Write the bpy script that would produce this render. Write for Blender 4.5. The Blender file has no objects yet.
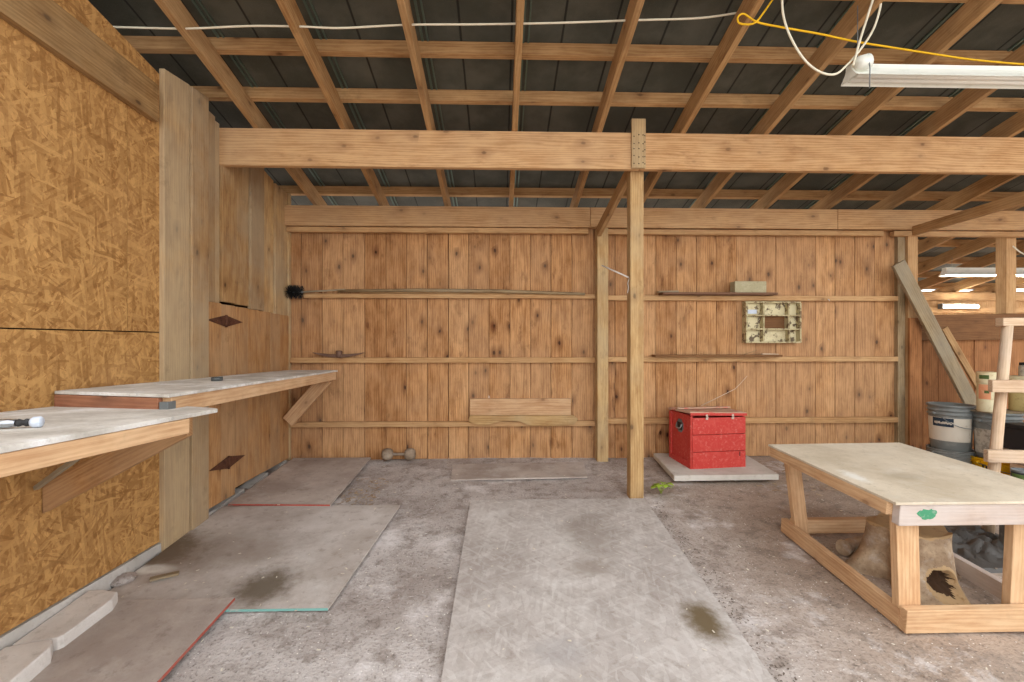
import bpy, math, random
from mathutils import Vector, Matrix, noise as mnoise
random.seed(7)
SC = bpy.context.scene
COL = SC.collection
R = math.radians

# ------------------------------------------------------------------ camera
YAW = R(1.5)
F = 455.0                       # focal length in pixels of the 1024 px wide frame (16 mm lens)
CZ = 1.149                      # camera height above the ground at the middle post
cam_d = bpy.data.cameras.new('camera'); cam = bpy.data.objects.new('camera', cam_d); COL.objects.link(cam)
cam.location = (0, 0, CZ); cam.rotation_euler = (R(90), 0, -YAW)
cam_d.sensor_width = 36; cam_d.lens = F / 1024 * 36; cam_d.clip_start = .05; cam_d.clip_end = 200
SC.camera = cam

# ------------------------------------------------------------------ sky, sun, exposure
W = bpy.data.worlds.new('overcast_sky'); SC.world = W; W.use_nodes = True
wn = W.node_tree.nodes; wl = W.node_tree.links
bg = wn['Background']; bg.inputs['Color'].default_value = (0.97, 0.985, 1.0, 1); bg.inputs['Strength'].default_value = 1.55
sun_d = bpy.data.lights.new('sun', 'SUN'); sun_d.energy = 3.0; sun_d.angle = R(12); sun_d.color = (1, .95, .86)
sun = bpy.data.objects.new('sun', sun_d); COL.objects.link(sun)
sun.rotation_euler = (R(-38), R(10), 0)     # high behind the shed: lights the open yard in front, never enters
VS = SC.view_settings
SC.display_settings.display_device = 'sRGB'
VS.view_transform = 'Standard'; VS.look = 'None'; VS.gamma = 1; VS.use_curve_mapping = False
VS.exposure = 0.9
SC.cycles.max_bounces = 10; SC.cycles.diffuse_bounces = 7
SC.cycles.use_denoising = True

# ------------------------------------------------------------------ measuring
def at(px, py, X=None, Y=None, Z=None, D=None):
    """the point of the place seen at a pixel of the photo, at a known wall, depth or height"""
    a = (px - 512) / F
    d = Vector((math.sin(YAW) + a * math.cos(YAW), math.cos(YAW) - a * math.sin(YAW), (341 - py) / F))
    t = X / d.x if X is not None else Y / d.y if Y is not None else (Z - CZ) / d.z if Z is not None else D
    return Vector((0, 0, CZ)) + d * t
def fz(x, y):
    """height of the rising dirt floor"""
    if y < -3: y = -3
    if y > 5: y = 5
    return .09 * (y - 3.32) if y < 3.32 else .057 * (y - 3.32)
def at_floor(px, py):
    lo, hi = .3, 12
    for _ in range(50):
        m = (lo + hi) / 2; p = at(px, py, D=m)
        if p.z > fz(p.x, p.y): lo = m
        else: hi = m
    return at(px, py, D=lo)

XL, YB = -1.95, 4.28            # planes of the left and the back wall
SL = .229                       # roof pitch
def rz(y): return CZ + 1.495 + SL * (3.24 - y)    # underside of the rafters
RAF_H, PUR_H = .135, .075
Y_ROOF_CUT = 1.3                    # roof cut short here, ahead of the camera, to let skylight in
def roofz(y): return rz(y) + RAF_H + PUR_H

# ------------------------------------------------------------------ materials
def srgb(c):
    return tuple(((v / 255) / 12.92 if v / 255 <= .04045 else ((v / 255 + .055) / 1.055) ** 2.4) for v in c) + (1,)
class NT:
    def __init__(s, name, rough=.8, metal=0.0, spec=.3):
        s.m = bpy.data.materials.new(name); s.m.use_nodes = True
        s.t = s.m.node_tree; s.b = s.t.nodes['Principled BSDF']
        s.b.inputs['Roughness'].default_value = rough; s.b.inputs['Metallic'].default_value = metal
        s.b.inputs['Specular IOR Level'].default_value = spec
    def put(s, sock, v):
        if isinstance(v, bpy.types.NodeSocket): s.t.links.new(v, sock)
        else: sock.default_value = v
    def math(s, op, a, b=0.0, c=None, clamp=False):
        n = s.t.nodes.new('ShaderNodeMath'); n.operation = op; n.use_clamp = clamp
        s.put(n.inputs[0], a); s.put(n.inputs[1], b)
        if c is not None: s.put(n.inputs[2], c)
        return n.outputs[0]
    def mix(s, f, a, b, blend='MIX'):
        n = s.t.nodes.new('ShaderNodeMix'); n.data_type = 'RGBA'; n.blend_type = blend; n.clamp_factor = True
        s.put(n.inputs[0], f); s.put(n.inputs[6], a); s.put(n.inputs[7], b); return n.outputs[2]
    def ramp(s, f, lo, hi, a=0.0, b=1.0):
        n = s.t.nodes.new('ShaderNodeMapRange'); n.interpolation_type = 'SMOOTHSTEP'
        s.put(n.inputs[0], f)
        for i, v in ((1, lo), (2, hi), (3, a), (4, b)): s.put(n.inputs[i], v)
        return n.outputs[0]
    def noise(s, vec, scale=1, detail=3, rough=.55, dist=0, col=False):
        n = s.t.nodes.new('ShaderNodeTexNoise'); s.put(n.inputs['Vector'], vec)
        n.inputs['Scale'].default_value = scale; n.inputs['Detail'].default_value = detail
        n.inputs['Roughness'].default_value = rough; n.inputs['Distortion'].default_value = dist
        return n.outputs[1 if col else 0]
    def vor(s, vec, scale=1, feature='F1', rand=1.0):
        n = s.t.nodes.new('ShaderNodeTexVoronoi'); n.feature = feature; s.put(n.inputs['Vector'], vec)
        n.inputs['Scale'].default_value = scale; n.inputs['Randomness'].default_value = rand; return n
    def comb(s, x, y, z=0.0):
        n = s.t.nodes.new('ShaderNodeCombineXYZ')
        for i, v in enumerate((x, y, z)): s.put(n.inputs[i], v)
        return n.outputs[0]
    def sep(s, v):
        n = s.t.nodes.new('ShaderNodeSeparateXYZ'); s.put(n.inputs[0], v); return n.outputs
    def coord(s, k='Object'):
        return s.t.nodes.new('ShaderNodeTexCoord').outputs[k]
    def world(s):
        return s.t.nodes.new('ShaderNodeNewGeometry').outputs['Position']
    def attr(s, name):
        n = s.t.nodes.new('ShaderNodeAttribute'); n.attribute_name = name; return n.outputs['Fac']
    def bump(s, h, strength=.3, dist=.01):
        n = s.t.nodes.new('ShaderNodeBump'); n.inputs['Strength'].default_value = strength; n.inputs['Distance'].default_value = dist
        s.put(n.inputs['Height'], h); s.t.links.new(n.outputs[0], s.b.inputs['Normal'])
    def out(s, color, rough=None):
        s.put(s.b.inputs['Base Color'], color)
        if rough is not None: s.put(s.b.inputs['Roughness'], rough)
        return s.m

def wood(name, light, dark, grey=(150, 140, 122), greyamt=.25, knot=1.0, var=.35, streak=1.0, grime=.35):
    n = NT(name, .82, spec=.2)
    uv = n.sep(n.coord('UV')); r = n.attr('rnd')
    u = n.math('ADD', uv[0], n.math('MULTIPLY', r, 53.0)); v = n.math('ADD', uv[1], n.math('MULTIPLY', r, 17.0))
    slow = n.noise(n.comb(n.math('MULTIPLY', u, .9), n.math('MULTIPLY', v, 9.0)), 1, 2)
    ring = n.math('SINE', n.math('ADD', n.math('MULTIPLY', v, 330.0), n.math('MULTIPLY', slow, 30.0)))
    ring = n.ramp(ring, -1, 1)
    fine = n.noise(n.comb(n.math('MULTIPLY', u, 7.0), n.math('MULTIPLY', v, 210.0)), 1, 4, .65)
    blot = n.noise(n.comb(n.math('MULTIPLY', u, 4.5), n.math('MULTIPLY', v, 16.0), n.math('MULTIPLY', r, 9.0)), 1, 5, .62)
    g = n.math('ADD', n.math('MULTIPLY', ring, .13 * streak), n.math('ADD', n.math('MULTIPLY', fine, .5), n.math('MULTIPLY', blot, .85)))
    col = n.mix(n.ramp(g, .45, 1.0), srgb(dark), srgb(light))
    # knots
    kv = n.vor(n.comb(n.math('MULTIPLY', u, 4.2), n.math('ADD', n.math('MULTIPLY', v, 7.5), n.math('MULTIPLY', r, 31.0))), 1)
    kv.voronoi_dimensions = '2D'
    irr = n.noise(n.comb(n.math('MULTIPLY', u, 14.0), n.math('MULTIPLY', v, 30.0)), 1, 3, .6)
    wob = n.math('MULTIPLY', n.math('SUBTRACT', irr, .5), .16)
    kd = n.math('ADD', kv.outputs['Distance'], wob)
    pick = n.ramp(n.sep(kv.outputs['Color'])[0], .70, .95)
    halo = n.math('MULTIPLY', n.math('MULTIPLY', n.ramp(kd, .04, .42, 1, 0), pick), .6 * knot)
    core = n.math('MULTIPLY', n.math('MULTIPLY', n.ramp(kd, .03, .11, 1, 0), pick), .9 * knot)
    dk = (int(dark[0] * .72), int(dark[1] * .62), int(dark[2] * .55)); kc = (int(dark[0] * .42), int(dark[1] * .34), int(dark[2] * .3))
    col = n.mix(halo, col, srgb(dk)); col = n.mix(core, col, srgb(kc))
    sm = n.noise(n.comb(n.math('MULTIPLY', u, 3.0), n.math('ADD', n.math('MULTIPLY', v, 9.0), n.math('MULTIPLY', r, 77.0))), 1, 6, .72)
    col = n.mix(n.math('MULTIPLY', n.ramp(sm, .55, .72), .6 * knot), col, srgb(dk))
    # boards of different tone
    tone = n.math('ADD', 1 - var / 2, n.math('MULTIPLY', n.math('FRACT', n.math('MULTIPLY', r, 7.31)), var))
    col = n.mix(1.0, col, n.comb(tone, n.math('POWER', tone, 1.25), n.math('POWER', tone, 1.4)), 'MULTIPLY')
    # grey weathering and grime
    w = n.noise(n.world(), 2.2, 5, .62)
    wf = n.math('MULTIPLY', n.ramp(n.math('ADD', w, n.math('MULTIPLY', n.math('FRACT', n.math('MULTIPLY', r, 3.77)), .35)), .42, .85), greyamt)
    col = n.mix(wf, col, srgb(grey))
    gr = n.noise(n.world(), 6.5, 6, .7)
    col = n.mix(n.math('MULTIPLY', n.ramp(gr, .56, .78), grime), col, srgb(tuple(int(c * .55) for c in dark)))
    n.bump(n.math('ADD', n.math('MULTIPLY', fine, .7), n.math('MULTIPLY', ring, .2)), .35, .004)
    return n.out(col)

def osb(name):
    n = NT(name, .7, spec=.3)
    uv = n.coord('UV'); warp = n.noise(uv, 3.0, 3, .5, col=True)
    base = n.mix(.035, uv, warp, 'ADD')
    col = srgb((190, 140, 80)); hgt = .5
    for k, (ang, su, sv, thr) in enumerate(((1.2, 9, 66, 0), (1.9, 11, 80, .4), (.6, 10, 74, .5), (2.5, 12, 84, .55), (1.5, 8, 60, .6), (.1, 9, 60, .75))):
        m = n.t.nodes.new('ShaderNodeMapping'); n.put(m.inputs[0], base)
        m.vector_type = 'TEXTURE'
        m.inputs['Rotation'].default_value = (0, 0, ang); m.inputs['Scale'].default_value = (1 / su, 1 / sv, 1)
        m.inputs['Location'].default_value = (k * .37, k * .73, 0)
        v = n.vor(m.outputs[0], 1); c = n.sep(v.outputs['Color'])
        tint = n.mix(c[0], srgb((134, 90, 44)), srgb((206, 161, 100)))
        tint = n.mix(n.ramp(c[2], .86, .97, 0, .5), tint, srgb((112, 68, 32)))
        col = n.mix(.75, col, tint) if k == 0 else n.mix(n.math('MULTIPLY', n.ramp(c[1], thr, thr + .08), .62), col, tint)
        hgt = n.math('ADD', hgt, n.math('MULTIPLY', c[1], .3))
    f = n.noise(n.mix(.02, uv, warp, 'ADD'), 60, 5, .75)
    col = n.mix(n.ramp(f, .52, .75, 0, .5), col, srgb((96, 58, 26)))
    w = n.noise(n.world(), 1.3, 4)
    col = n.mix(n.ramp(w, .5, .75, 0, .3), col, srgb((206, 160, 108)))
    n.bump(n.math('ADD', hgt, f), .25, .004)
    return n.out(col)

def dirt(name):
    n = NT(name, .95, spec=.1)
    p = n.world(); s = n.sep(p)
    a = n.noise(p, 1.4, 6, .62); b = n.noise(p, 9, 6, .7); c = n.noise(p, 70, 4, .7)
    col = n.mix(n.ramp(a, .35, .68), srgb((172, 162, 156)), srgb((206, 199, 195)))
    brown = n.ramp(n.math('ADD', s[0], n.math('MULTIPLY', b, .8)), .9, 2.4, 0, .8)
    col = n.mix(brown, col, srgb((172, 150, 130)))
    col = n.mix(n.ramp(b, .46, .68, 0, .7), col, srgb((134, 122, 113)))
    col = n.mix(n.ramp(c, .5, .72, 0, .7), col, srgb((98, 88, 80)))
    d = n.noise(n.mix(1.0, p, (7.3, 3.1, 0, 0), 'ADD'), 2.6, 6, .68)
    col = n.mix(n.ramp(d, .54, .7, 0, .8), col, srgb((226, 220, 218)))
    sp = n.vor(p, 70)
    col = n.mix(n.math('MULTIPLY', n.ramp(sp.outputs['Distance'], .12, .25, 1, 0), n.ramp(n.sep(sp.outputs['Color'])[0], .82, .86)), col, srgb((240, 236, 230)))
    h = n.math('ADD', n.math('MULTIPLY', b, .7), n.math('ADD', n.math('MULTIPLY', c, .25), n.math('MULTIPLY', a, .6)))
    n.bump(h, .7, .035)
    return n.out(col)

def dusty(name, light, dark, fleck=(120, 110, 100), stains=(), strands=0.0, dust=(222, 220, 216), dustamt=.4, scale=1.0):
    """worn sheet: dust film, scuffs; stains = (x, y, rx, ry, colour, strength) at places of their own"""
    n = NT(name, .9, spec=.15)
    p = n.world(); s = n.sep(p)
    a = n.noise(p, 2.2 * scale, 6, .65); b = n.noise(p, 16 * scale, 5, .7); c = n.noise(p, 90, 3, .6)
    col = n.mix(n.ramp(a, .32, .7), srgb(dark), srgb(light))
    col = n.mix(n.ramp(b, .52, .74, 0, .5), col, srgb(fleck))
    if strands:
        uv = n.coord('UV')
        for k, ang in enumerate((.4, 1.4, -.8)):
            m = n.t.nodes.new('ShaderNodeMapping'); n.put(m.inputs[0], uv); m.vector_type = 'TEXTURE'
            m.inputs['Rotation'].default_value = (0, 0, ang); m.inputs['Scale'].default_value = (1 / 14, 1 / 60, 1)
            v = n.vor(m.outputs[0], 1); cc = n.sep(v.outputs['Color'])
            col = n.mix(n.ramp(cc[1], .5, .6, 0, strands), col, n.mix(cc[0], srgb(fleck), srgb(dust)))
    d = n.noise(n.mix(1.0, p, (3.7, 9.1, 0, 0), 'ADD'), 3.1 * scale, 6, .7)
    col = n.mix(n.ramp(d, .5, .75, 0, dustamt), col, srgb(dust))
    col = n.mix(n.ramp(c, .6, .8, 0, .4), col, srgb(fleck))
    for (x, y, rx, ry, sc, st) in stains:
        dx = n.math('DIVIDE', n.math('SUBTRACT', s[0], x), rx); dy = n.math('DIVIDE', n.math('SUBTRACT', s[1], y), ry)
        q = n.math('SQRT', n.math('ADD', n.math('MULTIPLY', dx, dx), n.math('MULTIPLY', dy, dy)))
        q = n.math('ADD', q, n.math('MULTIPLY', n.math('SUBTRACT', b, .5), 1.1)); q = n.math('ADD', q, n.math('MULTIPLY', n.math('SUBTRACT', a, .5), .8))
        col = n.mix(n.ramp(q, .3, 1.15, st, 0), col, srgb(sc))
    n.bump(n.math('ADD', b, c), .35, .006)
    return n.out(col)

def speck(name, col, fleck, rough=.6, metal=0.0, scale=40, amt=.5, lo=.55, hi=.7, bump=.15, second=None, spec=.3):
    n = NT(name, rough, metal, spec)
    p = n.coord('Object'); a = n.noise(p, scale, 5, .65)
    c = n.mix(n.ramp(a, lo, hi, 0, amt), srgb(col), srgb(fleck))
    if second:
        b = n.noise(n.mix(1.0, p, (5.1, 2.2, 8.8, 0), 'ADD'), scale * .35, 6, .7)
        c = n.mix(n.ramp(b, .5, .66, 0, .8), c, srgb(second))
    n.bump(a, bump, .004)
    return n.out(c)

def roof_felt(name):
    n = NT(name, .75, spec=.35)
    p = n.world(); s = n.sep(p)
    a = n.noise(p, 230, 3, .7); b = n.noise(p, 3, 4, .6)
    col = n.mix(n.ramp(b, .35, .7), srgb((68, 70, 62)), srgb((92, 92, 83)))
    col = n.mix(n.ramp(a, .56, .74, 0, .6), col, srgb((116, 116, 104)))
    q = n.math('FRACT', n.math('DIVIDE', n.math('ADD', s[0], 1.713 + .303 * .62 + 30.3), .303))
    seam = n.ramp(n.math('ABSOLUTE', n.math('SUBTRACT', q, .5)), .012, .03, 1, 0)
    col = n.mix(n.math('MULTIPLY', seam, .85), col, srgb((22, 23, 22)))
    n.bump(n.math('ADD', a, n.math('MULTIPLY', seam, -2.0)), .4, .004)
    return n.out(col)

M = dict(
    back=wood('back_wall_pine', (202, 153, 104), (142, 95, 54), grey=(184, 156, 126), greyamt=.25, knot=1.25, var=.34),
    left=wood('left_wall_planks', (196, 160, 110), (148, 108, 66), grey=(174, 160, 134), greyamt=.6, knot=.8, var=.55),
    leftd=wood('hatch_boards', (196, 150, 100), (150, 104, 60), grey=(170, 148, 120), greyamt=.4, knot=.7, var=.25),
    beam=wood('beam_timber', (208, 168, 122), (170, 126, 82), grey=(190, 160, 126), greyamt=.35, knot=.8, var=.06, streak=1.6, grime=.15),
    raf=wood('rafter_timber', (192, 154, 106), (146, 106, 64), grey=(166, 138, 104), greyamt=.3, knot=.8, var=.2),
    pur=wood('purlin_timber', (196, 158, 110), (152, 112, 70), grey=(176, 144, 108), greyamt=.3, knot=.9, var=.2),
    post=wood('post_timber', (202, 170, 120), (160, 122, 78), grey=(178, 164, 134), greyamt=.5, knot=.8, var=.15),
    rail=wood('girt_timber', (204, 166, 118), (168, 124, 80), grey=(184, 152, 116), greyamt=.3, knot=.6, var=.15),
    pine=wood('table_pine', (216, 180, 140), (182, 138, 98), grey=(204, 176, 142), greyamt=.35, knot=.5, var=.12, grime=.2),
    grey=wood('weathered_grey_plank', (168, 146, 112), (124, 102, 72), grey=(150, 142, 124), greyamt=.7, knot=.5, var=.15),
    head=wood('header_timber', (170, 136, 90), (126, 92, 54), grey=(150, 128, 96), greyamt=.4, knot=.8, var=.1),
    gap=speck('dark_gap_backing', (52, 38, 28), (66, 50, 36), .9, 0, 30, .5),  # dark sheet added behind planks: stops light leaks, makes gaps read as shade
    dark=wood('dark_brown_board', (140, 98, 62), (98, 62, 36), grey=(124, 96, 68), greyamt=.3, knot=.6, var=.2),
    red_brown=wood('divider_boards', (172, 118, 74), (122, 78, 44), grey=(150, 108, 76), greyamt=.3, knot=.8, var=.35),
    pale=wood('bleached_frame_wood', (214, 188, 158), (182, 150, 120), grey=(206, 192, 176), greyamt=.6, knot=.3, var=.1, grime=.15),
    worn=wood('dust_caked_board', (196, 172, 152), (160, 134, 116), grey=(198, 188, 182), greyamt=.85, knot=.2, var=.05),
    osb=osb('strand_board'), dirt=dirt('dry_dirt'), roof=roof_felt('roofing_felt'),
)

# ------------------------------------------------------------------ mesh building
class MB:
    def __init__(s): s.v = []; s.f = []; s.uv = []; s.r = []; s.mi = []; s.sm = []
    def face(s, idx, uvs, r=0.0, mi=0, smooth=False):
        s.f.append(tuple(idx)); s.uv.append(list(uvs)); s.r.append(r); s.mi.append(mi); s.sm.append(smooth)
    def hexa(s, c, axis=None, r=None, mi=0, L=None):
        """eight corners: c[0..3] ring at the start, c[4..7] ring at the end; grain runs from start to end"""
        r = random.random() if r is None else r
        b = len(s.v); s.v += [Vector(p) for p in c]; c = [Vector(p) for p in c]
        Ln = (sum((c[i + 4] - c[i]).length for i in range(4)) / 4)
        per = [0]
        for i in range(4): per.append(per[-1] + (c[(i + 1) % 4] - c[i]).length)
        u0 = 0
        s.face((b + 3, b + 2, b + 1, b), [(.02 * i, per[i]) for i in range(4)], r, mi)
        s.face((b + 4, b + 5, b + 6, b + 7), [(.02 * i + .5, per[i]) for i in range(4)], r, mi)
        for i in range(4):
            j = (i + 1) % 4
            s.face((b + i, b + j, b + j + 4, b + i + 4), [(0, per[i]), (0, per[i + 1]), (Ln, per[i + 1]), (Ln, per[i])], r, mi)
    def bar(s, A, B, w, h, up=(0, 0, 1), r=None, mi=0, w2=None, h2=None):
        A = Vector(A); B = Vector(B); ax = (B - A).normalized(); up = Vector(up)
        sd = ax.cross(up).normalized(); up = sd.cross(ax).normalized()
        w2 = w if w2 is None else w2; h2 = h if h2 is None else h2
        q = [(-.5, -.5), (.5, -.5), (.5, .5), (-.5, .5)]
        s.hexa([A + sd * (a * w) + up * (b_ * h) for a, b_ in q] + [B + sd * (a * w2) + up * (b_ * h2) for a, b_ in q], r=r, mi=mi)
    def box(s, x0, x1, y0, y1, z0, z1, axis='x', r=None, mi=0):
        cx, cy, cz = (x0 + x1) / 2, (y0 + y1) / 2, (z0 + z1) / 2
        if axis == 'x': s.bar((x0, cy, cz), (x1, cy, cz), abs(y1 - y0), abs(z1 - z0), r=r, mi=mi)
        elif axis == 'y': s.bar((cx, y0, cz), (cx, y1, cz), abs(x1 - x0), abs(z1 - z0), r=r, mi=mi)
        else: s.bar((cx, cy, z0), (cx, cy, z1), abs(x1 - x0), abs(y1 - y0), up=(0, 1, 0), r=r, mi=mi)
    def prism(s, pts, d, r=None, mi=0, side_mi=None, grain=None):
        """a flat outline (3-D points) pushed along the vector d"""
        r = random.random() if r is None else r
        pts = [Vector(p) for p in pts]; d = Vector(d); b = len(s.v); n = len(pts)
        e1 = Vector(grain) if grain else (pts[1] - pts[0]).normalized(); nn = d.normalized(); e2 = nn.cross(e1)
        s.v += pts + [p + d for p in pts]
        uv = [((p - pts[0]).dot(e1), (p - pts[0]).dot(e2)) for p in pts]
        s.face(range(n - 1, -1, -1), uv[::-1], r, mi); s.face(range(b + n, b + 2 * n), uv, r, mi)
        s.f[-2] = tuple(b + i for i in range(n - 1, -1, -1))
        acc = 0
        for i in range(n):
            j = (i + 1) % n; l = (pts[j] - pts[i]).length
            s.face((b + i, b + j, b + n + j, b + n + i), [(acc, 0), (acc + l, 0), (acc + l, d.length), (acc, d.length)], r, mi if side_mi is None else side_mi)
            acc += l
    def tube(s, path, rad, n=8, mi=0, r=None, caps=True):
        r = random.random() if r is None else r
        path = [Vector(p) for p in path]; rad = rad if isinstance(rad, (list, tuple)) else [rad] * len(path)
        b = len(s.v); t0 = (path[1] - path[0]).normalized(); a = t0.orthogonal().normalized(); acc = 0
        for i, p in enumerate(path):
            t = (path[min(i + 1, len(path) - 1)] - path[max(i - 1, 0)]).normalized()
            a = (a - t * a.dot(t)).normalized(); c = t.cross(a)
            for k in range(n):
                th = 2 * math.pi * k / n; s.v.append(p + (a * math.cos(th) + c * math.sin(th)) * rad[i])
        for i in range(len(path) - 1):
            l = (path[i + 1] - path[i]).length
            for k in range(n):
                j = (k + 1) % n; w = 2 * math.pi * max(rad) / n
                s.face((b + i * n + k, b + i * n + j, b + (i + 1) * n + j, b + (i + 1) * n + k),
                       [(acc, k * w), (acc, (k + 1) * w), (acc + l, (k + 1) * w), (acc + l, k * w)], r, mi, True)
            acc += l
        if caps:
            for base, rev in ((b, True), (b + (len(path) - 1) * n, False)):
                ids = [base + k for k in range(n)]
                s.face(ids[::-1] if rev else ids, [(0, 0)] * n, r, mi)
    def lathe(s, prof, c, n=28, mi=0, axis=(0, 0, 1), mis=None, arc=None, smooth=True):
        """profile of (radius, height) turned about an axis through c"""
        c = Vector(c); ax = Vector(axis).normalized(); e1 = ax.orthogonal().normalized() if abs(ax.z) < .99 else Vector((1, 0, 0)); e2 = ax.cross(e1)
        b = len(s.v); full = arc is None; a0, a1 = (0, 2 * math.pi) if full else arc
        m = n if full else n + 1
        for (rr, z) in prof:
            for k in range(m):
                th = a0 + (a1 - a0) * k / n; s.v.append(c + ax * z + (e1 * math.cos(th) + e2 * math.sin(th)) * rr)
        rnd = random.random()
        for i in range(len(prof) - 1):
            for k in range(n):
                j = (k + 1) % m
                s.face((b + i * m + k, b + i * m + j, b + (i + 1) * m + j, b + (i + 1) * m + k),
                       [(k / n, prof[i][1]), ((k + 1) / n, prof[i][1]), ((k + 1) / n, prof[i + 1][1]), (k / n, prof[i + 1][1])], rnd, mis[i] if mis else mi, smooth)
        if full:
            for i, rev in ((0, True), (len(prof) - 1, False)):
                if prof[i][0] > 1e-4:
                    ids = [b + i * m + k for k in range(m)]; s.face(ids[::-1] if rev else ids, [(0, 0)] * m, rnd, mis[min(i, len(mis) - 1)] if mis else mi)
    def build(s, name, mat, parent=None, bevel=0.0, local=False, origin=None):
        mats = mat if isinstance(mat, (list, tuple)) else [mat]
        if parent is not None:
            top = parent
            while top.parent: top = top.parent
            off = Vector((0, 0, 0)) if local else Vector(top.location)
        elif origin is not None: off = Vector(origin)
        else:
            xs, ys, zs = zip(*[tuple(v) for v in s.v]); off = Vector(((min(xs) + max(xs)) / 2, (min(ys) + max(ys)) / 2, min(zs)))
        me = bpy.data.meshes.new(name)
        me.from_pydata([tuple(v - off) for v in s.v], [], s.f)
        for m in mats: me.materials.append(M[m] if isinstance(m, str) else m)
        uvl = me.uv_layers.new(name='UVMap'); at_ = me.attributes.new('rnd', 'FLOAT', 'FACE')
        flat = []
        for i, p in enumerate(me.polygons):
            p.material_index = s.mi[i]; p.use_smooth = s.sm[i]; at_.data[i].value = s.r[i]
            for k, li in enumerate(p.loop_indices): uvl.data[li].uv = s.uv[i][k]
        o = bpy.data.objects.new(name, me); COL.objects.link(o)
        if parent is not None: o.parent = parent
        else: o.location = off
        if bevel:
            b = o.modifiers.new('edge', 'BEVEL'); b.width = bevel; b.segments = 2; b.limit_method = 'ANGLE'; b.angle_limit = R(40)
        return o
def tag(o, label, cat, group=None, kind=None):
    o['label'] = label; o['category'] = cat
    if group: o['group'] = group
    if kind: o['kind'] = kind
    return o
def struct(o, label=None, cat=None):
    o['kind'] = 'structure'
    if label: o['label'] = label; o['category'] = cat
    return o
def thing(name, label, cat, loc, rot=(0, 0, 0), group=None):
    o = bpy.data.objects.new(name, None); COL.objects.link(o); o.location = loc; o.rotation_euler = rot; o.empty_display_size = .1
    return tag(o, label, cat, group)

# ------------------------------------------------------------------ ground and floor
def axis_lines(lo, hi, a, b, fine, coarse):
    L = []; x = lo
    while x < hi:
        L.append(x); x += fine if a <= x < b else coarse
    return L + [hi]
def bumpz(x, y):
    return .012 * mnoise.noise(Vector((x * 1.7, y * 1.7, .3))) + .006 * mnoise.noise(Vector((x * 6, y * 6, 1.7)))
xs = axis_lines(-14, 16, -2.2, 4.6, .05, .7); ys = axis_lines(-16, 18, 1.4, 4.8, .05, .7)
f = MB(); f.v = [Vector((x, y, fz(x, y) - .012 + bumpz(x, y))) for y in ys for x in xs]
nx = len(xs)
for j in range(len(ys) - 1):
    for i in range(nx - 1):
        a = j * nx + i; ids = (a, a + 1, a + 1 + nx, a + nx)
        f.face(ids, [(f.v[k].x, f.v[k].y) for k in ids], 0, 0, True)
struct(f.build('floor', 'dirt', origin=(0, 0, 0)), 'dusty bare dirt floor of the shed', 'floor')

# ------------------------------------------------------------------ left wall
zb = CZ - 1.15                                   # bottom edge of the strand board
Y1 = at(159, 300, X=XL).y                        # end of the strand board
m = MB()
seam = CZ + (341 - 332.5) / F * at(163, 332, X=XL).y * 1.0
def sheet(y0, y1, z0, z1a, z1b=None):
    z1b = z1a if z1b is None else z1b
    m.prism([(XL, y0, z0), (XL, y1, z0), (XL, y1, z1b), (XL, y0, z1a)], (-.012, 0, 0))
top_at = lambda y: roofz(y) - .315 + .04 * (y - 2.65)
sheet(.2, Y1 + .02, zb, seam - .003); 
sheet(.2, 2.43, seam + .003, seam + 1.217); sheet(2.434, Y1 + .02, seam + .003, seam + 1.217)
sheet(-.9, .196, zb, seam - .003); sheet(-.9, .196, seam + .003, seam + 1.217)
sheet(-.9, Y1 + .02, seam + 1.222, top_at(-.9), top_at(Y1))
struct(m.build('wall_left', 'osb', origin=(0, 0, 0)), 'orange strand board sheeting on the left wall', 'wall')

# planks beyond the strand board
px_edges = [158.8, 185.5, 203, 215.5, 222, 236.8, 251, 264.5, 276, 288.5]
ye = [at(p, 300, X=XL).y for p in px_edges]
tops = [(68, 85), (86, 98), (105, 117), (119, 124), (128, 136), (138, 150), (152, 166), (168, 181), (183, 194)]
m = MB()
for i in range(9):
    y0, y1 = ye[i] + .003, ye[i + 1] - .003
    x0 = XL + (.028 if i < 2 else -.02) + random.uniform(0, .006) + (0, .012, .02, 0, .018, .002, .016, 0, .014)[i]
    z0 = fz(0, y0) - .02 if i < 2 else at(px_edges[i], 300 + (px_edges[i] - 206) * .19, X=XL).z + random.uniform(-.01, .012)
    if i == 8: z0 -= .02
    za = at(px_edges[i], tops[i][0], X=XL).z; zc = at(px_edges[i + 1], tops[i][1], X=XL).z
    r = random.random()
    m.hexa([(x0 - .03, y0, z0), (x0, y0, z0), (x0, y1, z0), (x0 - .03, y1, z0), (x0 - .03, y0, za), (x0, y0, za), (x0, y1, zc), (x0 - .03, y1, zc)], r=r)
m.hexa([(XL - .12, -.9, -.5), (XL - .085, -.9, -.5), (XL - .085, YB + .06, -.5), (XL - .12, YB + .06, -.5), (XL - .12, -.9, top_at(-.9) - .05), (XL - .085, -.9, top_at(-.9) - .05), (XL - .085, YB + .06, roofz(YB) - .35), (XL - .12, YB + .06, roofz(YB) - .35)], mi=1)  # added backing that blocks daylight behind the planks
struct(m.build('wall_left_planks', ['left', 'gap'], origin=(0, 0, 0), bevel=.003), 'weathered vertical planks at the far end of the left wall', 'wall')

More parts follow.
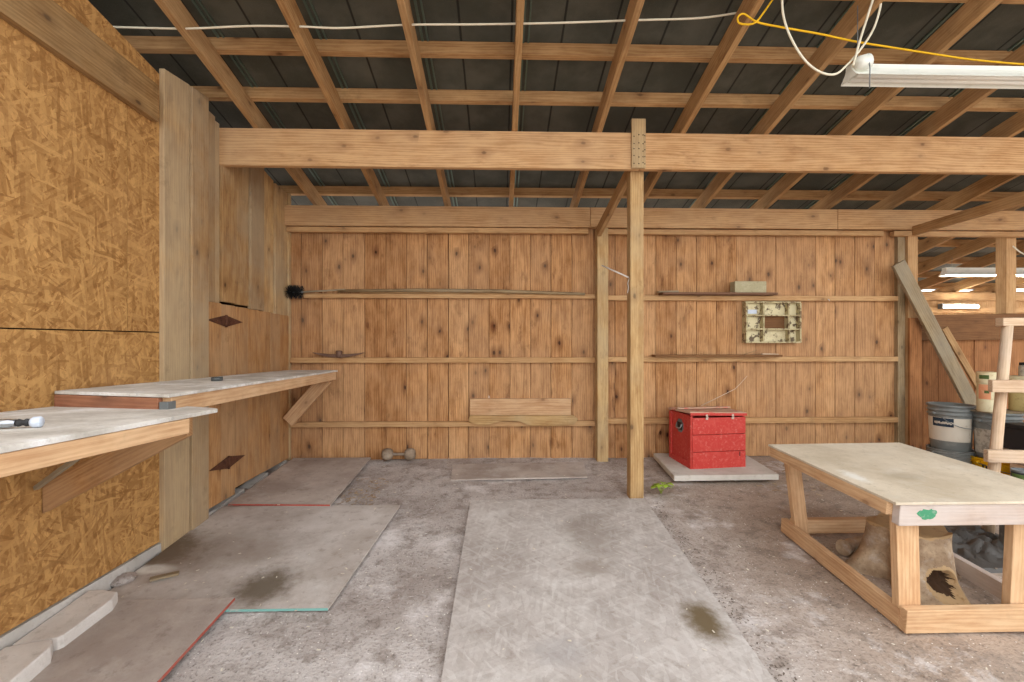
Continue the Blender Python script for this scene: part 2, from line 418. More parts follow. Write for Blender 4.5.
# lower boarded hatch with hinges
ya, yb_ = at(207, 400, X=XL + .02).y, YB - .05
root = thing('hatch_door', 'low plank hatch with two rusty hinges under the weathered left wall planks', 'door', (XL + .02, ya, fz(0, ya)))
m = MB(); n = 7
for i in range(n):
    y0 = ya + (yb_ - ya) * i / n; y1 = ya + (yb_ - ya) * (i + 1) / n - .003
    zt = CZ + .262 - .01 * i / 2; zl = CZ + (-1.12 if i < 2 else -1.075)
    m.box(XL - .016, XL + .010 + random.uniform(0, .004), y0, y1, zl, zt, 'z')
m.build('boards', 'leftd', root, bevel=.002)
M['rust'] = speck('rusty_iron', (96, 62, 46), (130, 84, 56), .75, .35, 60, .8, second=(70, 44, 34))
def strap(zc, y0, y1, h):
    m = MB(); x = XL + .0145; yc = (y0 + y1) / 2
    m.prism([(x, y0, zc), (x, yc - .02, zc - h), (x, yc + .02, zc - h), (x, y1, zc), (x, yc + .02, zc + h), (x, yc - .02, zc + h)], (.004, 0, 0))
    o = m.build('hinge', 'rust', root)
    p = MB(); p.tube([(x + .006, yc, zc - h - .006), (x + .006, yc, zc + h + .006)], .008, 10); p.build('pin', 'rust', o)
    q = MB()
    for k in (-.75, -.5, -.25, .25, .5, .75):
        q.lathe([(.006, .004), (.004, .007), (0.0001, .008)], (x, yc + k * (y1 - yc), zc), 8, axis=(1, 0, 0))
    q.build('screws', 'rust', o)
p0, p1 = at(209, 320, X=XL + .03), at(244.5, 320, X=XL + .03)
strap(at(227, 321, X=XL + .03).z, p0.y, p1.y, .037)
p0, p1 = at(211, 470, X=XL + .03), at(247, 456, X=XL + .03)
strap(at(229, 463, X=XL + .03).z, p0.y, p1.y, .04)

m = MB(); m.hexa([(-2.98, .9, -.6), (-2.94, .9, -.6), (-2.94, 5.1, -.6), (-2.98, 5.1, -.6), (-2.98, .9, roofz(.9) - .004), (-2.94, .9, roofz(.9) - .004), (-2.94, 5.1, roofz(5.1) - .004), (-2.98, 5.1, roofz(5.1) - .004)])  # unseen wall added to shut out light from the left gap
struct(m.build('wall_light_blocker', 'dark', origin=(0, 0, 0)), 'added unseen wall beyond the left wall, blocking side light', 'wall')

# sloping header board on the strand board
A = at(0, 11, X=XL + .04); B = at(159, 122, X=XL + .04); sl = (B.z - A.z) / (B.y - A.y)
h = .205; ym = -.8
m = MB(); m.hexa([(XL + .001, ym, A.z + sl * (ym - A.y)), (XL + .04, ym, A.z + sl * (ym - A.y)), (XL + .04, ym, A.z + sl * (ym - A.y) + h), (XL + .001, ym, A.z + sl * (ym - A.y) + h),
    (XL + .001, B.y, B.z), (XL + .04, B.y, B.z), (XL + .04, B.y, B.z + h), (XL + .001, B.y, B.z + h)])
tag(m.build('header_board', 'head', bevel=.003), 'long brown board nailed high along the orange strand board wall', 'board', kind='thing')

# footing along the left wall, corner board
M['conc'] = dusty('old_concrete', (208, 204, 198), (176, 172, 166), (140, 134, 126), dustamt=.5)
m = MB(); yy = 1.4
while yy < YB - .1:
    y2 = min(yy + .35, YB - .1); 
    m.hexa([(XL - .08, yy, fz(0, yy) - .1), (XL + .015, yy, fz(0, yy) - .1), (XL + .008, yy, zb - .005), (XL - .08, yy, zb - .005),
            (XL - .08, y2, fz(0, y2) - .1), (XL + .02, y2, fz(0, y2) - .1), (XL + .012, y2, max(zb - .005, fz(0, y2) + .02)), (XL - .08, y2, max(zb - .005, fz(0, y2) + .02))])
    yy = y2
struct(m.build('baseboard_left', M['conc'], origin=(0, 0, 0)), 'rough concrete footing under the left wall', 'footing')
m = MB(); m.box(XL - .02, XL + .012, YB - .045, YB - .004, .05, CZ + 1.36, 'z')
struct(m.build('trim_1', 'left', origin=(0, 0, 0), bevel=.002), 'narrow corner board', 'trim')

# ------------------------------------------------------------------ back wall
XR = at(905, 340, Y=YB).x                         # right end of the boarded back wall
m = MB()
edges = [290.5, 300.8, 322, 343, 364.5, 386, 406.3, 427.3, 448.6, 468.8, 489, 510, 530.5, 551, 572, 594]
e = [at(p, 341, Y=YB).x for p in edges]; e[0] = XL - .02
while e[-1] < XR: e.append(e[-1] + random.uniform(.19, .2))
e[-1] = XR
for i in range(len(e) - 1):
    g = random.choice((.0015, .002, .003)); yo = random.uniform(0, .007)
    m.box(e[i] + g, e[i + 1] - g, YB + yo, YB + yo + .022, fz(0, YB) - .02 + random.uniform(0, .02), CZ + 1.08 + .0, 'z')
cuts = sorted(((at(386, 405, Y=YB).x, at(386, 405, Y=YB).z), (at(489, 398.5, Y=YB).x, at(489, 398.5, Y=YB).z)))
xa_ = XL - .1
for cx_, cz_ in cuts:
    m.box(xa_, cx_ - .012, YB + .034, YB + .05, -.1, CZ + 1.2, 'z', mi=1)
    m.box(cx_ - .012, cx_ + .012, YB + .034, YB + .05, -.1, cz_ - .02, 'z', mi=1); m.box(cx_ - .012, cx_ + .012, YB + .034, YB + .05, cz_ + .02, CZ + 1.2, 'z', mi=1)
    xa_ = cx_ + .012
m.box(xa_, XR, YB + .034, YB + .05, -.1, CZ + 1.2, 'z', mi=1)  # added dark backing keeps the board gaps dark, two chinks left open
struct(m.build('wall_back', ['back', 'gap'], origin=(0, 0, 0), bevel=.002), 'brown vertical board back wall', 'wall')

YBM = YB - .10                                    # front face of the timber over the back wall
beam_top, beam_bot = CZ + 1.234, CZ + 1.05
xj = at(902, 220, Y=YBM).x - .1
m = MB(); m.box(XL - .3, .83, YBM, YBM + .06, beam_bot, beam_top)
tag(m.build('beam', 'beam', bevel=.004), 'pinkish plank beam along the top of the back wall, left of the middle post', 'beam', kind='thing')
m = MB(); m.box(.834, 3.16, YBM, YBM + .06, beam_bot, beam_top)
tag(m.build('beam', 'beam', bevel=.004), 'pale plank beam along the top of the back wall, above the red chest', 'beam', kind='thing')
m = MB(); m.box(3.164, 8.1, YBM, YBM + .06, beam_bot, beam_top)
tag(m.build('beam', 'beam', bevel=.004), 'pale plank beam over the half wall, far right end of the back wall line', 'beam', kind='thing')
m = MB(); m.box(XL, .82, YBM + .02, YBM + .07, beam_bot - .052, beam_bot - .006)
tag(m.build('top_rail', 'rail', bevel=.003), 'thin wooden rail just under the back beam, left of the middle post', 'rail', kind='thing')
m = MB(); m.box(.93, 3.62, YBM + .02, YBM + .07, beam_bot - .056, beam_bot - .01)
tag(m.build('top_rail', 'rail', bevel=.003), 'thin wooden rail just under the back beam, above the red chest', 'rail', kind='thing')
m = MB(); m.box(3.72, 8.1, YBM + .02, YBM + .07, beam_bot - .056, beam_bot - .01)
tag(m.build('top_rail', 'rail', bevel=.003), 'thin wooden rail under the beam across the open right bay', 'rail', kind='thing')

# posts of the back wall
pl, pr = at(597.5, 300, Y=YB - .11).x, at(608.3, 300, Y=YB - .11).x
m = MB(); m.box(pl, pr, YB - .11, YB - .005, fz(0, YB) - .02, beam_bot - .004, 'z')
tag(m.build('wall_post', 'post', bevel=.003), 'square post standing against the back wall, behind the free middle post', 'post', kind='thing')
cl, cr = at(908, 300, Y=YB - .06).x, at(918, 300, Y=YB - .06).x
m = MB(); m.box(cl, cr, YB - .06, YB + .03, fz(0, YB) - .02, beam_bot - .012, 'z')
tag(m.build('wall_post', 'rail', bevel=.003), 'post at the right end of the back wall, behind the leaning grey plank', 'post', kind='thing')
zc = at(910, 318, Y=YB - .06).z
m = MB(); m.box(cl - .004, cr + .015, YB - .085, YB - .0605, fz(0, YB) - .02, zc, 'z')
tag(m.build('post_facing', 'red_brown', bevel=.003), 'darker brown board nailed over the lower half of the corner post', 'board', kind='thing')
m = MB(); m.box(cl - .075, cl - .004, YB - .035, YB + .02, fz(0, YB) - .02, beam_bot - .012, 'z')  # grey strip in place of the shaded side face of the end post
tag(m.build('shaded_side_strip', 'grey', bevel=.003), 'grey upright stud standing in for the shaded side of the right end post', 'sliver', kind='thing')

# rails (girts) of the back wall
def girt(x0, x1, ya_, yb2, label, d=.04):
    z1 = at(500, ya_, Y=YB - d).z; z0 = at(500, yb2, Y=YB - d).z
    m = MB(); m.box(x0, x1, YB - d, YB - .002, z0, z1)
    tag(m.build('wall_rail', 'rail', bevel=.003), label, 'rail', kind='thing')
    return z1
lx0, lx1, rx0, rx1 = XL + .015, pl - .004, pr + .004, cl - .08
zr = {}
zr['l1'] = girt(lx0, lx1, 294, 298.3, 'upper thin rail on the left half of the back wall, under the brush pole')
zr['l2'] = girt(lx0, lx1, 357.6, 362.8, 'middle thin rail on the left half of the back wall, under the mattock head')
zr['l3'] = girt(lx0, lx1, 421.5, 426.5, 'lowest thin rail on the left half of the back wall, under the bark edged board')
zr['r1'] = girt(rx0, rx1, 295, 300, 'upper thin rail on the right half of the back wall, above the peeling tray', .045)
zr['r2'] = girt(rx0, rx1, 357, 362, 'middle thin rail on the right half of the back wall, above the red chest', .045)
zr['r3'] = girt(rx0, rx1, 419, 424.5, 'lowest thin rail on the right half of the back wall, behind the red chest', .045)

# ------------------------------------------------------------------ main beam and its posts
YM = 3.24
zb0, zb1 = CZ + 1.233, CZ + 1.495
xs_ = at(640, 145, Y=YM).x
m = MB(); m.box(XL - .03, xs_ - .002, YM, YM + .045, zb0, zb1)
tag(m.build('main_beam', 'beam', bevel=.004), 'big plank beam under the rafters, left of the middle post', 'beam', kind='thing')
m = MB(); m.box(xs_ + .002, 8.1, YM, YM + .045, zb0, zb1)
tag(m.build('main_beam', 'beam', bevel=.004), 'big plank beam under the rafters, right of the middle post', 'beam', kind='thing')
m = MB(); m.box(xs_ - .065, xs_ + .035, YM - .022, YM - .001, zb0 + .002, at(640, 120, Y=YM).z, 'z')
splice = tag(m.build('splice_plate', 'post', bevel=.002), 'short upright board nailed over the joint of the main beam', 'board', kind='thing')
M['nail'] = speck('dark_nail_iron', (60, 50, 44), (90, 70, 54), .6, .6)
for sx in (-.05, -.015, .015, .028):
    for k in range(5):
        q = MB(); q.lathe([(.005, 0), (.004, .002), (0.0001, .003)], (xs_ + sx, YM - .0215, zb0 + .03 + k * .05 + random.uniform(-.01, .01)), 7, axis=(0, -1, 0)); q.build('nail_head', 'nail', splice)
m = MB(); m.box(.952, 1.05, 3.30, 3.395, -.03, zb0 + .1, 'z')
mp = tag(m.build('post', 'post', bevel=.004), 'free standing square middle post under the main beam', 'post', kind='thing')
for pxx in (4.15,):
    m = MB(); m.box(pxx, pxx + .095, 3.30, 3.395, -.05, zb0 + .1, 'z')
    tag(m.build('post', 'post', bevel=.004), 'square post under the main beam beside the bucket stacks' if pxx < 5 else 'square post under the far right end of the main beam', 'post', kind='thing')

# ------------------------------------------------------------------ rafters, purlins, roof
RX = [-1.713 + .606 * k for k in range(16)]
ordn = 'first second third fourth fifth sixth seventh eighth ninth tenth eleventh twelfth thirteenth fourteenth fifteenth sixteenth seventeenth'.split()
for k, x in enumerate(RX):
    y0, y1 = Y_ROOF_CUT, (4.95 if x < 3.3 else 6.95)
    m = MB(); r = random.random()
    zl = lambda y: rz(y)
    m.hexa([(x - .019, y0, zl(y0)), (x + .019, y0, zl(y0)), (x + .019, y0, zl(y0) + RAF_H), (x - .019, y0, zl(y0) + RAF_H),
            (x - .019, y1, zl(y1)), (x + .019, y1, zl(y1)), (x + .019, y1, zl(y1) + RAF_H), (x - .019, y1, zl(y1) + RAF_H)], r=r)
    tag(m.build('rafter', 'raf', bevel=.003), f'sloping roof rafter crossing the main beam, {ordn[k]} from the left wall', 'rafter', 'rafters under the dark roof', 'thing')
PY = [2.37, 2.775, 3.15, 4.33, 4.85, 5.35, 5.85, 6.35, 6.8]
pl_lab = ['roof purlin above the end of the hanging light fixture, highest one in sight',
  'roof purlin behind the white ceiling cable, second row down from the top', 'roof purlin just in front of the main beam, lowest row above it',
  'roof purlin seen below the main beam, just above the back wall']
for i, y in enumerate(PY):
    z = rz(y) + RAF_H
    m = MB()
    if i < 4: x0, x1 = -2.6, 8.1
    else: x0, x1 = 3.3, 8.1
    tilt = .03
    xx = x0
    m.hexa([(x0, y - .019, z), (x0, y + .019, z - .008), (x0, y + .019, z + PUR_H - .008), (x0, y - .019, z + PUR_H), (x1, y - .019, z), (x1, y + .019, z - .008), (x1, y + .019, z + PUR_H - .008), (x1, y - .019, z + PUR_H)])
    lab = pl_lab[i] if i < 4 else f'roof purlin over the right hand back bay, {ordn[i - 4]} behind the back wall line'
    tag(m.build('purlin', 'pur', bevel=.002), lab, 'purlin', 'purlins under the dark roof', 'thing')
m = MB()
M['rib'] = speck('green_roof_metal', (104, 122, 112), (132, 146, 134), .45, .6, 60, .5)
def roofplate(x0, x1, y0, y1):
    m.prism([(x0, y0, roofz(y0)), (x1, y0, roofz(y0)), (x1, y1, roofz(y1)), (x0, y1, roofz(y1))], (0, 0, .03))
roofplate(-6.0, 3.35, Y_ROOF_CUT - .1, 5.1); roofplate(3.35, 8.15, Y_ROOF_CUT - .1, 7.1)  # left part widened out of view for shade, right end kept short for light
for x in RX[:9]:
    y1 = 5.0
    for dx, w in ((.034, .014), (.066, .01)):
        m.bar((x + dx, Y_ROOF_CUT, roofz(Y_ROOF_CUT) - .004), (x + dx, y1, roofz(y1) - .004), w, .012, mi=1)
struct(m.build('ceiling', ['roof', M['rib']], origin=(0, 0, 0)), 'dark felt roof underside', 'ceiling')

# knee braces running forward from the back wall posts
m = MB(); m.bar((.905, 4.16, CZ + 1.0), (.985, 3.36, CZ + 1.30), .04, .09)
tag(m.build('knee_brace', 'raf', bevel=.003), 'slanting brace from back wall post up to the middle post', 'brace', kind='thing')
m = MB(); A = at(914, 231, Y=4.14); B = at(1024, 198, X=A.x + .02); d = (B - A); m.bar(A, A + d * 1.06, .04, .085)
tag(m.build('knee_brace', 'raf', bevel=.003), 'slanting dark brace from the right end post of the back wall toward the front', 'brace', kind='thing')

# ------------------------------------------------------------------ right bay beyond the half wall
ztop = lambda x: at(933, 315, Y=YB).z + .012 * (x - XR)
m = MB(); x0 = cr + .002; x1 = 8.1
m.hexa([(x0, YB, ztop(x0) - .25), (x0, YB + .04, ztop(x0) - .25), (x0, YB + .04, ztop(x0)), (x0, YB, ztop(x0)), (x1, YB, ztop(x0) - .2), (x1, YB + .04, ztop(x0) - .2), (x1, YB + .04, ztop(x1)), (x1, YB, ztop(x1))])
tag(m.build('capping_board', 'dark', bevel=.004), 'wide dark brown board along the top of the half wall', 'board', kind='thing')
m = MB(); x = x0
while x < 7.9:
    w = random.uniform(.15, .2); yo = random.uniform(0, .006)
    m.box(x + .0005, x + w - .0005, YB + .002 + yo, YB + .022 + yo, 0, ztop(x0) - .1, 'z'); x += w
o = m.build('wall_right_half', 'red_brown', origin=(0, 0.045, 0), bevel=.002); o.location = (0, .09, 0)
struct(o, 'reddish brown vertical boards of the half wall on the right', 'wall')
pa, pb = at(1005, 270, Y=YB - .05).x, at(1015, 270, Y=YB - .05).x
for k, xx in enumerate((pa + .06,)):
    m = MB(); m.box(xx, xx + .1, YB - .045, YB + .045 if False else YB - .002, ztop(xx) - .25, beam_bot - .012, 'z') if False else m.box(xx, xx + .1, YB - .1 + .09, YB + .09 - .002, ztop(xx) + .002, beam_bot - .012, 'z')
    tag(m.build('bay_post', 'rail', bevel=.003), ['short square post standing on the half wall, at the right edge of the opening', 'short post on the half wall, second to the right', 'short post on the half wall, third to the right'][k], 'post', kind='thing')
# far wall of the bay
m = MB(); x = 3.4
while x < 8.0:
    w = random.uniform(.16, .22); m.box(x + .002, x + w - .002, 6.62, 6.645, fz(0, 6) - .02, CZ + .74, 'z'); x += w
struct(m.build('wall_far', 'rail', origin=(0, 0, 0)), 'pale boarded wall at the back of the right bay', 'wall')
m = MB(); m.box(3.4, 8.1, 6.57, 6.615, CZ + .60, CZ + .72)
tag(m.build('bay_beam', 'rail', bevel=.003), 'pale beam along the far wall of the right bay', 'beam', kind='thing')
m = MB(); m.box(3.4, 8.1, 6.58, 6.615, CZ + .42, CZ + .50)
tag(m.build('bay_rail', 'rail', bevel=.003), 'pale rail below the beam on the far wall of the right bay', 'rail', kind='thing')

# ------------------------------------------------------------------ floor sheets
def floorsheet(name, xa, ya_, xb, yb2, mats, label, th=.012, lift=0.0, pts=None, edge=None, cat='sheet'):
    m = MB(); P = pts or [(xa, ya_), (xb, ya_), (xb, yb2), (xa, yb2)]
    P3 = [Vector((x, y, fz(x, y) + lift + .002)) for x, y in P]
    m.prism(P3, (0, 0, th))
    if edge:                                     # painted edges
        for i in edge: m.mi[2 + i] = 1
    return tag(m.build(name, mats), label, cat)
M['sheet_c'] = dusty('dusty_strand_sheet', (196, 189, 184), (168, 159, 153), (134, 122, 112), strands=.16, dustamt=.4, dust=(236, 234, 230),
    stains=[(at_floor(704, 624).x, at_floor(704, 624).y, .115, .17, (104, 88, 62), .95), (at_floor(590, 570).x, at_floor(590, 570).y, .16, .1, (132, 118, 104), .5),
            (at_floor(590, 540).x, at_floor(590, 540).y, .2, .35, (138, 128, 118), .4), (at_floor(560, 655).x, at_floor(560, 655).y, .14, .1, (146, 146, 150), .25)])
M['sheet_m'] = dusty('dusty_ply_sheet', (206, 199, 194), (172, 161, 152), (132, 119, 107), dustamt=.5,
    stains=[(at_floor(158, 553).x, at_floor(158, 553).y, .3, .24, (104, 88, 68), .95), (at_floor(265, 588).x, at_floor(265, 588).y, .16, .2, (104, 92, 76), .9),
            (at_floor(152, 572).x, at_floor(152, 572).y, .12, .05, (232, 230, 224), .9), (at_floor(230, 550).x, at_floor(230, 550).y, .5, .3, (132, 118, 106), .4)])
M['sheet_n'] = dusty('worn_ply_sheet', (198, 187, 178), (164, 151, 142), (126, 113, 103), dustamt=.4)
M['red_edge'] = speck('red_painted_edge', (166, 86, 74), (150, 124, 112), .8, 0, 14, .85)
M['teal_edge'] = speck('green_blue_edge', (120, 168, 160), (170, 172, 164), .8, 0, 14, .9)
floorsheet('floor_board', 0, 0, 0, 0, [M['sheet_c']], 'large pale strand board sheet lying in the middle of the floor', pts=[(-.225, 1.2), (1.035, 1.2), (1.042, 3.27), (-.212, 3.27)])
floorsheet('floor_board', 0, 0, 0, 0, [M['sheet_m'], M['teal_edge']], 'stained floor sheet with a bluish near edge, between near red edged sheet and far one', pts=[(XL + .03, 2.14), (-.80, 2.137), (-.698, 3.2), (XL + .03, 3.2)], edge=(0,))
floorsheet('floor_board', 0, 0, 0, 0, [M['sheet_n'], M['red_edge']], 'small red edged sheet at the front beside the broken concrete', th=.014, lift=.014, pts=[(-1.78, 1.2), (-1.28, 1.2), (-1.262, 2.2), (-1.80, 2.19)], edge=(1,))
floorsheet('floor_board', 0, 0, 0, 0, [M['sheet_n'], M['red_edge']], 'floor sheet in the back left corner by the hatch', th=.012, lift=.012, pts=[(XL + .06, 3.215), (-1.18, 3.19), (-1.19, 4.22), (XL + .06, 4.22)], edge=(0,))
floorsheet('floor_board', 0, 0, 0, 0, [M['sheet_n']], 'narrow half buried board in front of the back wall under the leaning offcut', th=.012, lift=-.009, pts=[(-.40, 3.70), (.72, 3.74), (.76, 4.12), (-.42, 4.08)])

# ------------------------------------------------------------------ benches
M['btop'] = dusty('dust_whitened_ply', (226, 223, 216), (186, 181, 172), (138, 131, 121), dustamt=.95, dust=(240, 242, 244), scale=2.0)
# far bench
zA, zBk = CZ - .231, CZ - .277
root = thing('wall_bench', 'far plywood wall bench beneath the weathered planks, higher of the two benches', 'bench', (XL + .02, 3.0, fz(0, 3)))
NL, NR, FR, FL = (XL + .012, 2.03, zA), (-1.346, 1.885, zA), (-1.47, 4.16, zBk), (XL + .035, 4.17, zBk)
m = MB(); m.prism([NL, NR, FR, FL], (0, 0, .014)); m.build('bench_top', M['btop'], root, bevel=.002)
m = MB(); m.bar((NR[0] - .03, 1.915, zA - .036), (FR[0] - .025, 4.14, zBk - .036), .036, .07); m.build('front_rail', 'pine', root, bevel=.003)
M['redwood'] = wood('reddish_board', (178, 124, 94), (138, 90, 66), grey=(160, 132, 112), greyamt=.4)
m = MB(); m.bar((NL[0] + .005, 2.045, zA - .03), (NR[0] - .05, 1.915, zA - .03), .036, .055); m.build('end_rail', 'redwood', root, bevel=.003)
m = MB(); m.bar((XL + .055, 4.12, at(290, 422, Y=4.1).z), (-1.56, 4.12, zBk - .06), .11, .038, up=(0, 1, 0)); m.build('brace', 'pine', root, bevel=.003)
M['zinc'] = speck('dull_zinc', (122, 128, 130), (150, 154, 154), .5, .5, 50, .6)
m = MB(); c = Vector((NR[0] - .045, 1.905, zA - .03)); m.box(c.x + .0, c.x + .036, c.y - .012, c.y + .006, c.z - .022, c.z + .012); m.box(c.x + .028, c.x + .036, c.y + .006, c.y + .035, c.z - .022, c.z + .012)
b = m.build('corner_bracket', 'zinc', root, bevel=.002); b['label'] = 'grey metal corner bracket'
# near bench
root = thing('wall_bench', 'near lower plywood bench, dusted white, on the orange strand board wall', 'bench', (XL + .02, 1.6, fz(0, 1.6)))
zt = lambda y: CZ - .28 - .037 * (y - 1.9)
T = [(XL + .003, .35, zt(.35)), (-1.185, .35, zt(.35)), (-1.172, 1.92, zt(1.92)), (-1.20, 1.945, zt(1.94)), (XL + .003, 2.3, zt(2.3))]
m = MB(); m.prism([Vector(p) - Vector((0, 0, .016)) for p in T], (0, 0, .016)); m.build('bench_top', M['btop'], root, bevel=.002)
m = MB(); m.bar((-1.205, .4, zt(.4) - .044), (-1.19, 1.75, zt(1.75) - .046), .036, .056); m.build('front_rail', 'pine', root, bevel=.003)
kb = at(66, 505, X=XL + .03); 
m = MB(); m.hexa([(XL + .004, 1.985, CZ - .735), (XL + .004, 2.022, CZ - .735), (XL + .004, 2.022, CZ - .60), (XL + .004, 1.985, CZ - .60), (-1.34, 1.985, CZ - .41), (-1.34, 2.022, CZ - .41), (-1.34, 2.022, CZ - .302), (-1.34, 1.985, CZ - .302)]); m.build('brace', 'leftd', root, bevel=.003)
m = MB(); m.bar((XL + .022, .8, CZ - .75), (-1.24, .8, zt(.8) - .065), .09, .038, up=(.55, 0, 1)); m.build('brace', 'leftd', root, bevel=.003)
A = at(36, 488, X=XL + .012); B = at(80, 456, X=-1.62)
m = MB(); m.bar(A, B, .018, .018); tag(m.build('stick', 'grey', bevel=.002), 'thin weathered stick wedged under the near bench', 'stick')
# metal nozzle on near bench
M['chrome'] = speck('scuffed_steel', (176, 180, 186), (120, 124, 130), .3, .9, 30, .5)
M['whitepl'] = speck('white_plastic', (206, 216, 230), (178, 190, 208), .45, 0, 30, .4)
M['blackr'] = speck('black_rubber', (46, 46, 48), (70, 70, 72), .6, 0, 30, .4)
a = at(-6, 429, Y=1.38); a.z = zt(1.4) + .017; d = Vector((.95, .32, 0)).normalized(); 
root = thing('hose_nozzle', 'metal hose nozzle with a pale blue white head lying on the near bench', 'nozzle', a - Vector((0, 0, .017)))
m = MB(); m.lathe([(.010, -.05), (.013, -.045), (.0135, .035), (.011, .042), (.011, .05)], a, 16, axis=d); m.build('barrel', 'chrome', root)
m = MB(); m.lathe([(.009, .05), (.012, .056), (.008, .066), (.012, .074), (.0095, .084)], a, 16, axis=d); m.build('collar', 'blackr', root)
m = MB(); m.lathe([(.012, .084), (.0165, .09), (.0165, .106), (.013, .110), (.0001, .110)], a, 16, axis=d); m.build('head', 'whitepl', root)
# small jar cap on far bench
c = at(217, 381, Z=zA + .0); c.z = zA + .0 - .02 * (c.y - 2.0) + .0145
m = MB(); m.lathe([(.027, 0), (.03, .003), (.03, .018), (.027, .022), (.022, .022), (.021, .016), (.0001, .016)], c, 20)
tag(m.build('jar_cap', speck('grey_lid', (84, 88, 88), (120, 120, 116), .5, .3, 40, .5)), 'small dark round cap lying on the far bench', 'lid')

# ------------------------------------------------------------------ broken concrete by the left wall
def slab(pts, z, h, label):
    m = MB(); N = len(pts); cx = sum(p[0] for p in pts) / N; cy = sum(p[1] for p in pts) / N
    b = len(m.v); rings = []
    for k, (s_, zz) in enumerate(((1.0, 0), (1.0, h * .7), (.985, h * .93), (.95, h))):
        rings.append([Vector((cx + (x - cx) * s_, cy + (y - cy) * (s_ if s_ == 1 else 1 - (1 - s_) * .5), fz(x, y) + z + zz)) for x, y in pts])
    for rg in rings: m.v += rg
    for k in range(3):
        for i in range(N):
            j = (i + 1) % N; m.face((k * N + i, k * N + j, (k + 1) * N + j, (k + 1) * N + i), [(0, 0)] * 4, .3)
    m.face([3 * N + i for i in range(N)], [(0, 0)] * N, .3); m.face([i for i in range(N)][::-1], [(0, 0)] * N, .3)
    return tag(m.build('concrete_chunk', M['conc2'], bevel=.004), label, 'concrete')
M['conc2'] = dusty('white_concrete', (234, 230, 225), (206, 200, 194), (166, 158, 148), dustamt=.6, dust=(236, 234, 230))
slab([(-1.935, 1.85), (-1.785, 1.885), (-1.775, 1.90), (-1.765, 2.12), (-1.79, 2.18), (-1.87, 2.195), (-1.935, 2.19)], .01, .07, 'broken pale concrete kerb piece, farther of two along the strand board')
slab([(-1.935, 1.2), (-1.70, 1.2), (-1.725, 1.55), (-1.75, 1.82), (-1.79, 1.87), (-1.86, 1.85), (-1.935, 1.83)], .01, .08, 'broken pale concrete kerb piece, nearer of two along the strand board')
m = MB(); c = at_floor(165, 581); z = fz(c.x, c.y) + .016
m.bar((c.x - .055, c.y - .03, z + .008), (c.x + .05, c.y + .03, z + .010), .035, .012)
tag(m.build('wood_scrap', 'grey', bevel=.002), 'small wood scrap on the stained floor sheet', 'scrap')
m = MB()
c = at_floor(122, 583); zz = fz(c.x, c.y) + .02
for i in range(7):
    pass
m.lathe([(.0001, -.01), (.05, -.008), (.062, .004), (.05, .018), (.02, .026), (.0001, .027)], c + Vector((0, 0, .016)), 10)
for v in m.v: v += Vector((mnoise.noise(v * 30) * .012, mnoise.noise(v * 27 + Vector((3, 0, 0))) * .012, mnoise.noise(v * 31) * .006))
tag(m.build('earth_clod', 'dirt'), 'brown clod of earth at the foot of the strand board wall', 'clod')

# ------------------------------------------------------------------ things on the back wall rails
# chimney brush with pole
root = thing('chimney_brush', 'black bristle flue brush on a long pole lying along the upper left rail', 'brush', (-.6, YB - .06, zr['l1']))
bc = at(295, 292, Y=YB - .075); M['bristle'] = speck('black_bristle', (40, 40, 40), (74, 74, 72), .6, 0, 60, .5)
m = MB()
rg = random.Random(3)
for i in range(420):
    x = bc.x + rg.uniform(-.066, .066); th = rg.uniform(0, 2 * math.pi); L = .062 * rg.uniform(.85, 1.08)
    dv = Vector((rg.uniform(-.15, .15), math.cos(th), math.sin(th)))
    p0 = Vector((x, bc.y, bc.z)); p1 = p0 + dv * L; p1.y = min(p1.y, YB - .003); s = Vector((.0016, 0, 0)); t = dv.cross(s).normalized() * .0016
    b = len(m.v); m.v += [p0 - s, p0 + s, p1 + s, p1 - s, p0 - t, p0 + t, p1 + t, p1 - t]
    m.face((b, b + 1, b + 2, b + 3), [(0, 0)] * 4); m.face((b + 4, b + 5, b + 6, b + 7), [(0, 0)] * 4)
br = m.build('bristles', 'bristle', root); br['kind'] = 'stuff'
m = MB(); m.tube([bc + Vector((-.07, 0, 0)), bc + Vector((.075, 0, 0))], .009, 8); m.build('core', 'zinc', root)
pe = at(597, 295.5, Y=YB - .06); pth = [bc + Vector((.07, 0, 0)), Vector((at(345, 290, Y=YB - .065).x, YB - .065, zr['l1'] + .03))]
m = MB(); m.tube([pth[0], at(320, 291.0, Y=YB - .065), at(345, 289.6, Y=YB - .062)], .008, 8)
m.build('rod', 'grey', root)
m = MB(); m.tube([at(338, 291, Y=YB - .06), at(420, 290.3, Y=YB - .06), at(500, 291.2, Y=YB - .06), at(585, 294, Y=YB - .058)], [.014, .017, .017, .012], 9); m.build('pole', 'grey', root)
m = MB(); m.bar(at(360, 292.2, Y=YB - .022), at(545, 293.0, Y=YB - .022), .022, .022)
for v in m.v: v.z = max(v.z, zr['l1'] + .001)
tag(m.build('batten', 'rail', bevel=.003), 'short batten lying behind the brush pole on the upper left rail', 'batten')
